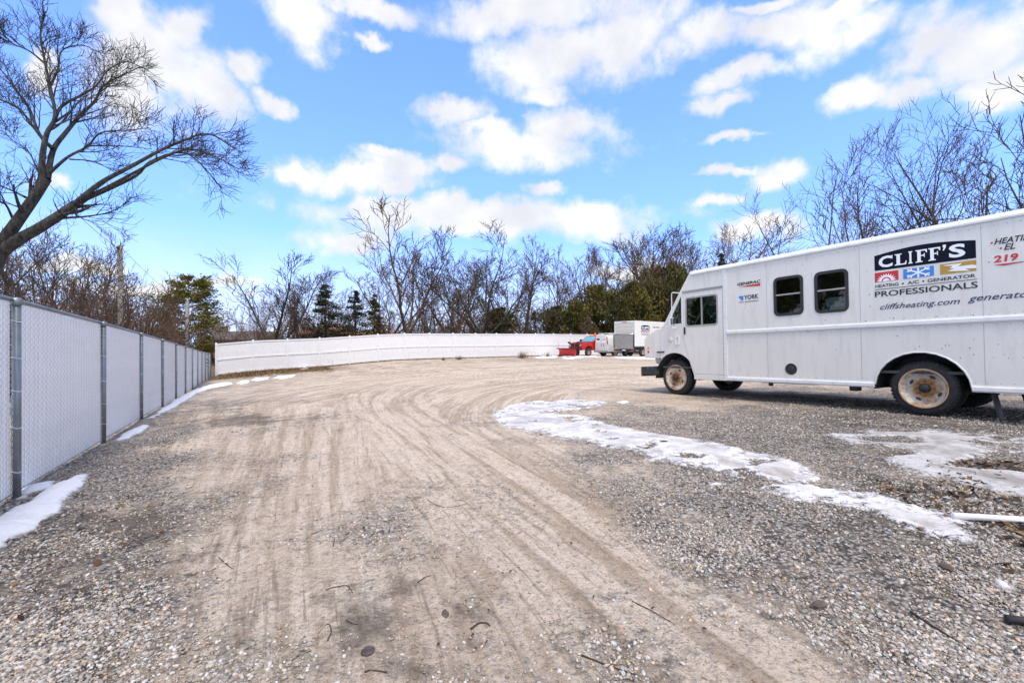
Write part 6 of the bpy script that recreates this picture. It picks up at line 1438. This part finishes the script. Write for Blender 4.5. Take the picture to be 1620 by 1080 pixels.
def house(px, Y, wdt, dep, eave, ridge, roof, wall, label, chimney=None, rz=0.0, hip=True):
    b = base(px, Y); root = empty('house', b, rz); tag(root, label, 'house'); w, d = wdt / 2, dep / 2
    mb = MB(); mb.box(-w, w, -d, d, -.3, eave); mb.build('wall', MAT[wall], root)
    o_ = .45; rx = w * .45 if hip else w + o_
    V = [(-w - o_, -d - o_, eave), (w + o_, -d - o_, eave), (w + o_, d + o_, eave), (-w - o_, d + o_, eave), (-rx, 0, ridge), (rx, 0, ridge), ]
    V += [(a, c, e - .14) for a, c, e in V[:4]]
    mb = MB(); mb.add(V, [(0, 1, 5, 4), (2, 3, 4, 5), (1, 2, 5), (3, 0, 4), (6, 7, 1, 0), (7, 8, 2, 1), (8, 9, 3, 2), (9, 6, 0, 3), (9, 8, 7, 6)]); rf = mb.build('roof', MAT[roof], root)
    if chimney is not None:
        mb = MB(); mb.box(chimney - .35, chimney + .35, -.3, .3, eave, ridge + .7); mb.box(chimney - .42, chimney + .42, -.37, .37, ridge + .7, ridge + .82); mb.build('chimney', MAT['wall_brick'], rf)
    for x in (-w * .55, w * .3):
        mb = MB(); mb.box(x - .6, x + .6, -d - .04, -d + .0, .9, 2.1); wn = mb.build('window', MAT['white_vinyl'], root); mb = MB(); mb.box(x - .5, x + .5, -d - .05, -d - .041, 1.0, 2.0); mb.build('pane', MAT['glass_dark'], wn)
    mb = MB(); mb.box(-.45, .45, -d - .04, -d, 0, 2.05); mb.build('door', MAT['wall_cream'], root)
def hz(py, Y, px): b = base(px, Y); return ZC + (HOR - py) / F * Y - b.z
house(390, 74, 8.5, 7, hz(537, 74, 390), hz(524, 74, 390), 'roof_dark', 'wall_brick', 'low house with dark brown roof and chimney behind the white fence', -3.3, .1, False)
house(526, 58, 6.5, 6.5, hz(528.5, 58, 526), hz(516, 58, 526), 'roof_tan', 'wall_cream', 'small house with orange-tan hipped roof below the dark spruce', None, .2)
house(600, 72, 6.5, 6, hz(529, 72, 600), hz(522, 72, 600), 'roof_tan', 'wall_brick', 'low tan-roofed house half hidden by the right spruce pair', None, -.1)

# ------------------------------------------------------------------ small things on the ground
def gp(px, py): q = on_ground(px, py)[0]; return Vector((q[0], q[1], gz(q[0], q[1])))
def lumps(x, y): 
    x, y = np.array([x]), np.array([y]); return float(((fbm(x * 9, y * 9, 4, 3) - .5) * .010 + (fbm(x * 1.3, y * 1.3, 4, 9) - .5) * .035 + (fbm(x * .3, y * .3, 3, 21) - .5) * .04)[0])
def stick(name, pts, r, m, label, cat, lift=.0, n=7, group=None):
    if cat == 'twig': r = r * .72
    P = [gp(*p) for p in pts]; P = [Vector(p) for p in catmull(np.array([p[:] for p in P]), 5)] if len(P) > 2 else P
    P = [Vector((p.x, p.y, gz(p.x, p.y) + lumps(p.x, p.y) + r + lift)) for p in P]; c = P[0].copy(); mb = MB()
    k = len(P); rad = [r * (1 - .45 * i / (k - 1)) for i in range(k)] if cat == 'twig' else r
    mb.tube([p - c for p in P], rad, n); o = mb.build(name, m, None); o.location = c; tag(o, label, cat, group); return o
pa, pb = gp(1507, 823), gp(1660, 831)
stick('plastic_pipe', [(1507, 822), (1740, 834)], .021, MAT['pvc'], 'white plastic pipe lying on ice and gravel at the right edge', 'pipe', .012, 14)
stick('black_pipe', [(1592, 984), (1680, 994)], .017, MAT['black_rubber'], 'short black pipe on gravel at the lower right edge', 'pipe', .004, 12)
TW = mat('twig_bark', (.05, .036, .027), .9, vary=.3, vscale=60)
for pts, r, lb in [([(515, 937), (532, 932), (549, 930), (558, 942)], .004, 'bent thin twig with a hooked end on the tan dirt'), ([(518, 1017), (524, 1004), (519, 992), (503, 1008 - 1)], .004, 'curved twig on the tan dirt left of the dark disc'), ([(577, 1068), (590, 1066), (612, 1069)], .0055, 'thick short dark twig at the bottom edge'),
                   ([(538, 858), (546, 850), (553, 845)], .004, 'tiny straight twig, upper left one beside the gravel patch'), ([(527, 862), (529, 853), (528, 845)], .004, 'tiny upright twig beside the gravel patch'), ([(492, 842), (503, 838), (513, 834)], .003, 'small slanting twig in the middle of the dirt'),
                   ([(660, 926), (672, 918), (682, 914)], .004, 'small twig right of the gravel patch'), ([(745, 1000), (756, 992), (768, 990), (775, 994)], .0065, 'thick brown twig lying in the middle foreground'), ([(1000, 952), (1030, 966), (1062, 985)], .004, 'long thin twig across the dirt in the right foreground'),
                   ([(346, 880), (356, 888), (368, 896)], .004, 'thin twig on dirt near the left gravel edge'), ([(676, 788), (690, 796), (712, 800), (738, 794)], .004, 'long thin twig above the gravel patch'), ([(920, 1040), (960, 1056), (1010, 1074)], .005, 'long dark twig along the bottom edge of the dirt'),
                   ([(1440, 965), (1470, 985), (1500, 1004), (1540, 1030)], .008, 'long dark branch half buried along the right gravel edge'), ([(1180, 850), (1200, 860), (1230, 862)], .004, 'small twig on the gravel below the ice sheet'), ([(548, 985), (556, 990), (566, 992)], .004, 'tiny twig just above the dark disc')]:
    stick('twig', pts, r, TW, lb, 'twig', .0, 5, 'twigs on the ground')
c = gp(582, 1036); mb = MB(); mb.lathe([(0, .0), (.026, .0), (.028, .004), (.023, .008), (.012, .006), (0, .009)], 14, 'z'); o = mb.build('metal_disc', mat('rusty_dark', (.06, .045, .045), .8, vary=.5, vscale=60, bump=.5), None)
o.location = c + Vector((0, 0, lumps(c.x, c.y) + .002)); o.rotation_euler = (.12, -.08, 0); tag(o, 'flat dark round disc pressed into the dirt at the bottom', 'disc')
def clod(px, py, r, m, label, seed):
    c = gp(px, py); g = random.Random(seed); bm = bmesh.new(); bmesh.ops.create_icosphere(bm, subdivisions=2, radius=1)
    for v in bm.verts: k = 1 + g.uniform(-.2, .2); v.co = Vector((v.co.x * r * 1.5 * k, v.co.y * r * .9 * k, v.co.z * r * .6 * k))
    me = bpy.data.meshes.new('clod'); bm.to_mesh(me); bm.free(); o = link('dirt_clod', me, m); o.location = c + Vector((0, 0, r * .2 + lumps(c.x, c.y))); o.rotation_euler.z = g.uniform(0, 3); tag(o, label, 'clod')
CM = mat('clod', (.10, .075, .06), .95, vary=.4, vscale=40, bump=.5)
clod(1295, 958, .03, CM, 'dark brown clod on the edge of the right gravel', 1); clod(1497, 898, .03, CM, 'small dark brown clod on the gravel below the white pipe', 2); clod(705, 977, .018, CM, 'small dark clod in the middle foreground dirt', 3)

# dead leaves, bark crumbs and dry grass
def litter(name, n, region, size, cols, label, seed, flat=.35):
    g = np.random.default_rng(seed); a = np.array(region, float); poly = on_ground(a[:, 0], a[:, 1]); lo, hi = poly.min(0), poly.max(0)
    x = g.uniform(lo[0], hi[0], n * 4); y = g.uniform(lo[1], hi[1], n * 4); m = in_poly(x, y, poly) & (fbm(x * 1.5, y * 1.5, 3, seed) > .46); x, y = x[m][:n], y[m][:n]; k = len(x)
    z = gz(x, y) + (fbm(x * 9, y * 9, 4, 3) - .5) * .02 + (fbm(x * 1.3, y * 1.3, 4, 9) - .5) * .035 + (fbm(x * .3, y * .3, 3, 21) - .5) * .04 + .012
    C = np.stack([x, y, z], 1); an = g.uniform(0, 6.28, k); D = np.stack([np.cos(an), np.sin(an), g.normal(0, flat, k)], 1); S = np.stack([-np.sin(an), np.cos(an), g.normal(0, flat, k)], 1)
    L_ = size * g.uniform(.5, 1.4, (k, 1)); W = L_ * g.uniform(.3, .7, (k, 1)); up = np.array([0, 0, 1.0]) * L_ * .25
    V = np.stack([C - D * L_, C - S * W + up, C + D * L_, C + S * W + up], 1).reshape(-1, 3); F_ = np.concatenate([np.stack([np.arange(k) * 4, np.arange(k) * 4 + 1, np.arange(k) * 4 + 2], 1), np.stack([np.arange(k) * 4, np.arange(k) * 4 + 2, np.arange(k) * 4 + 3], 1)])
    me = mesh_np(name, V, [F_]); cl = np.array(cols); w = g.integers(0, len(cols), k); set_color(me, np.repeat(cl[w] * g.uniform(.7, 1.2, (k, 1)), 4, 0)); o = link(name, me, MAT['straw']); tag(o, label, 'litter', kind='stuff')
LF = [(.15, .075, .035), (.10, .06, .035), (.19, .12, .06), (.05, .035, .025), (.04, .03, .025), (.06, .045, .03)]
litter('dead_leaves', 260, [(0, 900), (60, 860), (170, 760), (260, 680), (320, 640), (300, 700), (260, 860), (180, 1000), (60, 1079), (0, 1079)], .022, LF, 'brown dead leaves scattered on the left gravel', 5)
litter('dead_leaves', 500, [(1380, 740), (1460, 720), (1640, 730), (1660, 980), (1560, 960), (1480, 860), (1400, 800)], .026, LF, 'dead leaves and bark bits around the white pipe', 6)
litter('dead_leaves', 160, [(600, 1070), (500, 960), (620, 800), (900, 760), (1300, 900), (1500, 1060)], .008, LF, 'a few dark leaf scraps over the open dirt', 7)

def grass_tuft(px, py, h, w, n, label, seed, cols, name='dry_weed', spread=.5):
    c = gp(px, py); g = np.random.default_rng(seed); V = []; F_ = []; C_ = []; cl = np.array(cols)
    for i in range(n):
        a = g.uniform(0, 6.28); rr = abs(g.normal(0, w)); p = np.array([math.cos(a) * rr, math.sin(a) * rr * .4, -.03]); d = np.array([g.normal(0, spread), g.normal(0, spread), 1.0]); L_ = h * g.uniform(.4, 1.1); q = p + d / np.linalg.norm(d) * L_; mid_ = (p + q) / 2 + np.array([0, 0, L_ * .08]); s = np.array([math.cos(a + 1.5), math.sin(a + 1.5), 0]) * .009
        b = len(V); V += [p - s, p + s, mid_ - s * .8, mid_ + s * .8, q]; F_ += [(b, b + 1, b + 3), (b, b + 3, b + 2), (b + 2, b + 3, b + 4)]; col_ = cl[g.integers(0, len(cl))] * g.uniform(.7, 1.2); C_ += [col_] * 5
    me = mesh_np(name, np.array(V), [np.array(F_)]); set_color(me, np.array(C_)); o = link(name, me, MAT['straw']); o.location = c; return o
ST = [(.17, .11, .055), (.25, .17, .09), (.10, .07, .04)]
for px, py, h, w, n, lb, sd_ in [(518, 579, .75, .28, 170, 'bushy dry weed at the foot of the white fence, left half', 1), (435, 584, .8, .22, 80, 'tall thin dry weed above the dead grass bank', 2), (416, 586, .5, .2, 50, 'short dry weed beside the tall thin one', 3), (701, 570, .45, .18, 70, 'small dry weed clump in the middle of the white fence', 4), (727, 569, .55, .3, 120, 'low tan weed clump right of the middle weed', 5), (827, 566.5, .85, .4, 190, 'straw-coloured weed clump left of the snow bank', 6), (866, 565, .7, .5, 120, 'weed clump behind the snow bank left of the plow', 7)]:
    tag(grass_tuft(px, py, h, w, n, lb, sd_, ST), lb, 'weed', 'dry weeds along the white fence')
def grass_bank():
    g = np.random.default_rng(4); V = []; F_ = []; C_ = []; cl = np.array(ST + [(.30, .19, .08)])
    for i in range(9000):
        s = g.uniform(.3, 30) if i % 3 else g.uniform(.3, 7.5); off = -abs(g.normal(0, 2.4 if s < 7.5 else .3)) - .08; p2 = WP + WD * s - Vector((-.5163, .8564, 0)) * -off; x, y = p2.x, p2.y
        p = np.array([x, y, gz(x, y) - .02]); d = np.array([g.normal(0, .9), g.normal(0, .9), .7]); L_ = g.uniform(.08, .28) * (1.2 if s < 7.5 else .7); q = p + d / np.linalg.norm(d) * L_; t = np.array([d[1], -d[0], 0]); t = t / (np.linalg.norm(t) + 1e-6) * .024
        b = len(V); V += [p - t, p + t, q]; F_.append((b, b + 1, b + 2)); C_ += [cl[g.integers(0, 4)] * g.uniform(.6, 1.2)] * 3
    me = mesh_np('dead_grass', np.array(V), [np.array(F_)]); set_color(me, np.array(C_)); o = link('dead_grass', me, MAT['straw']); tag(o, 'brown dead grass along the foot of the white fence', 'grass', kind='stuff')
grass_bank()
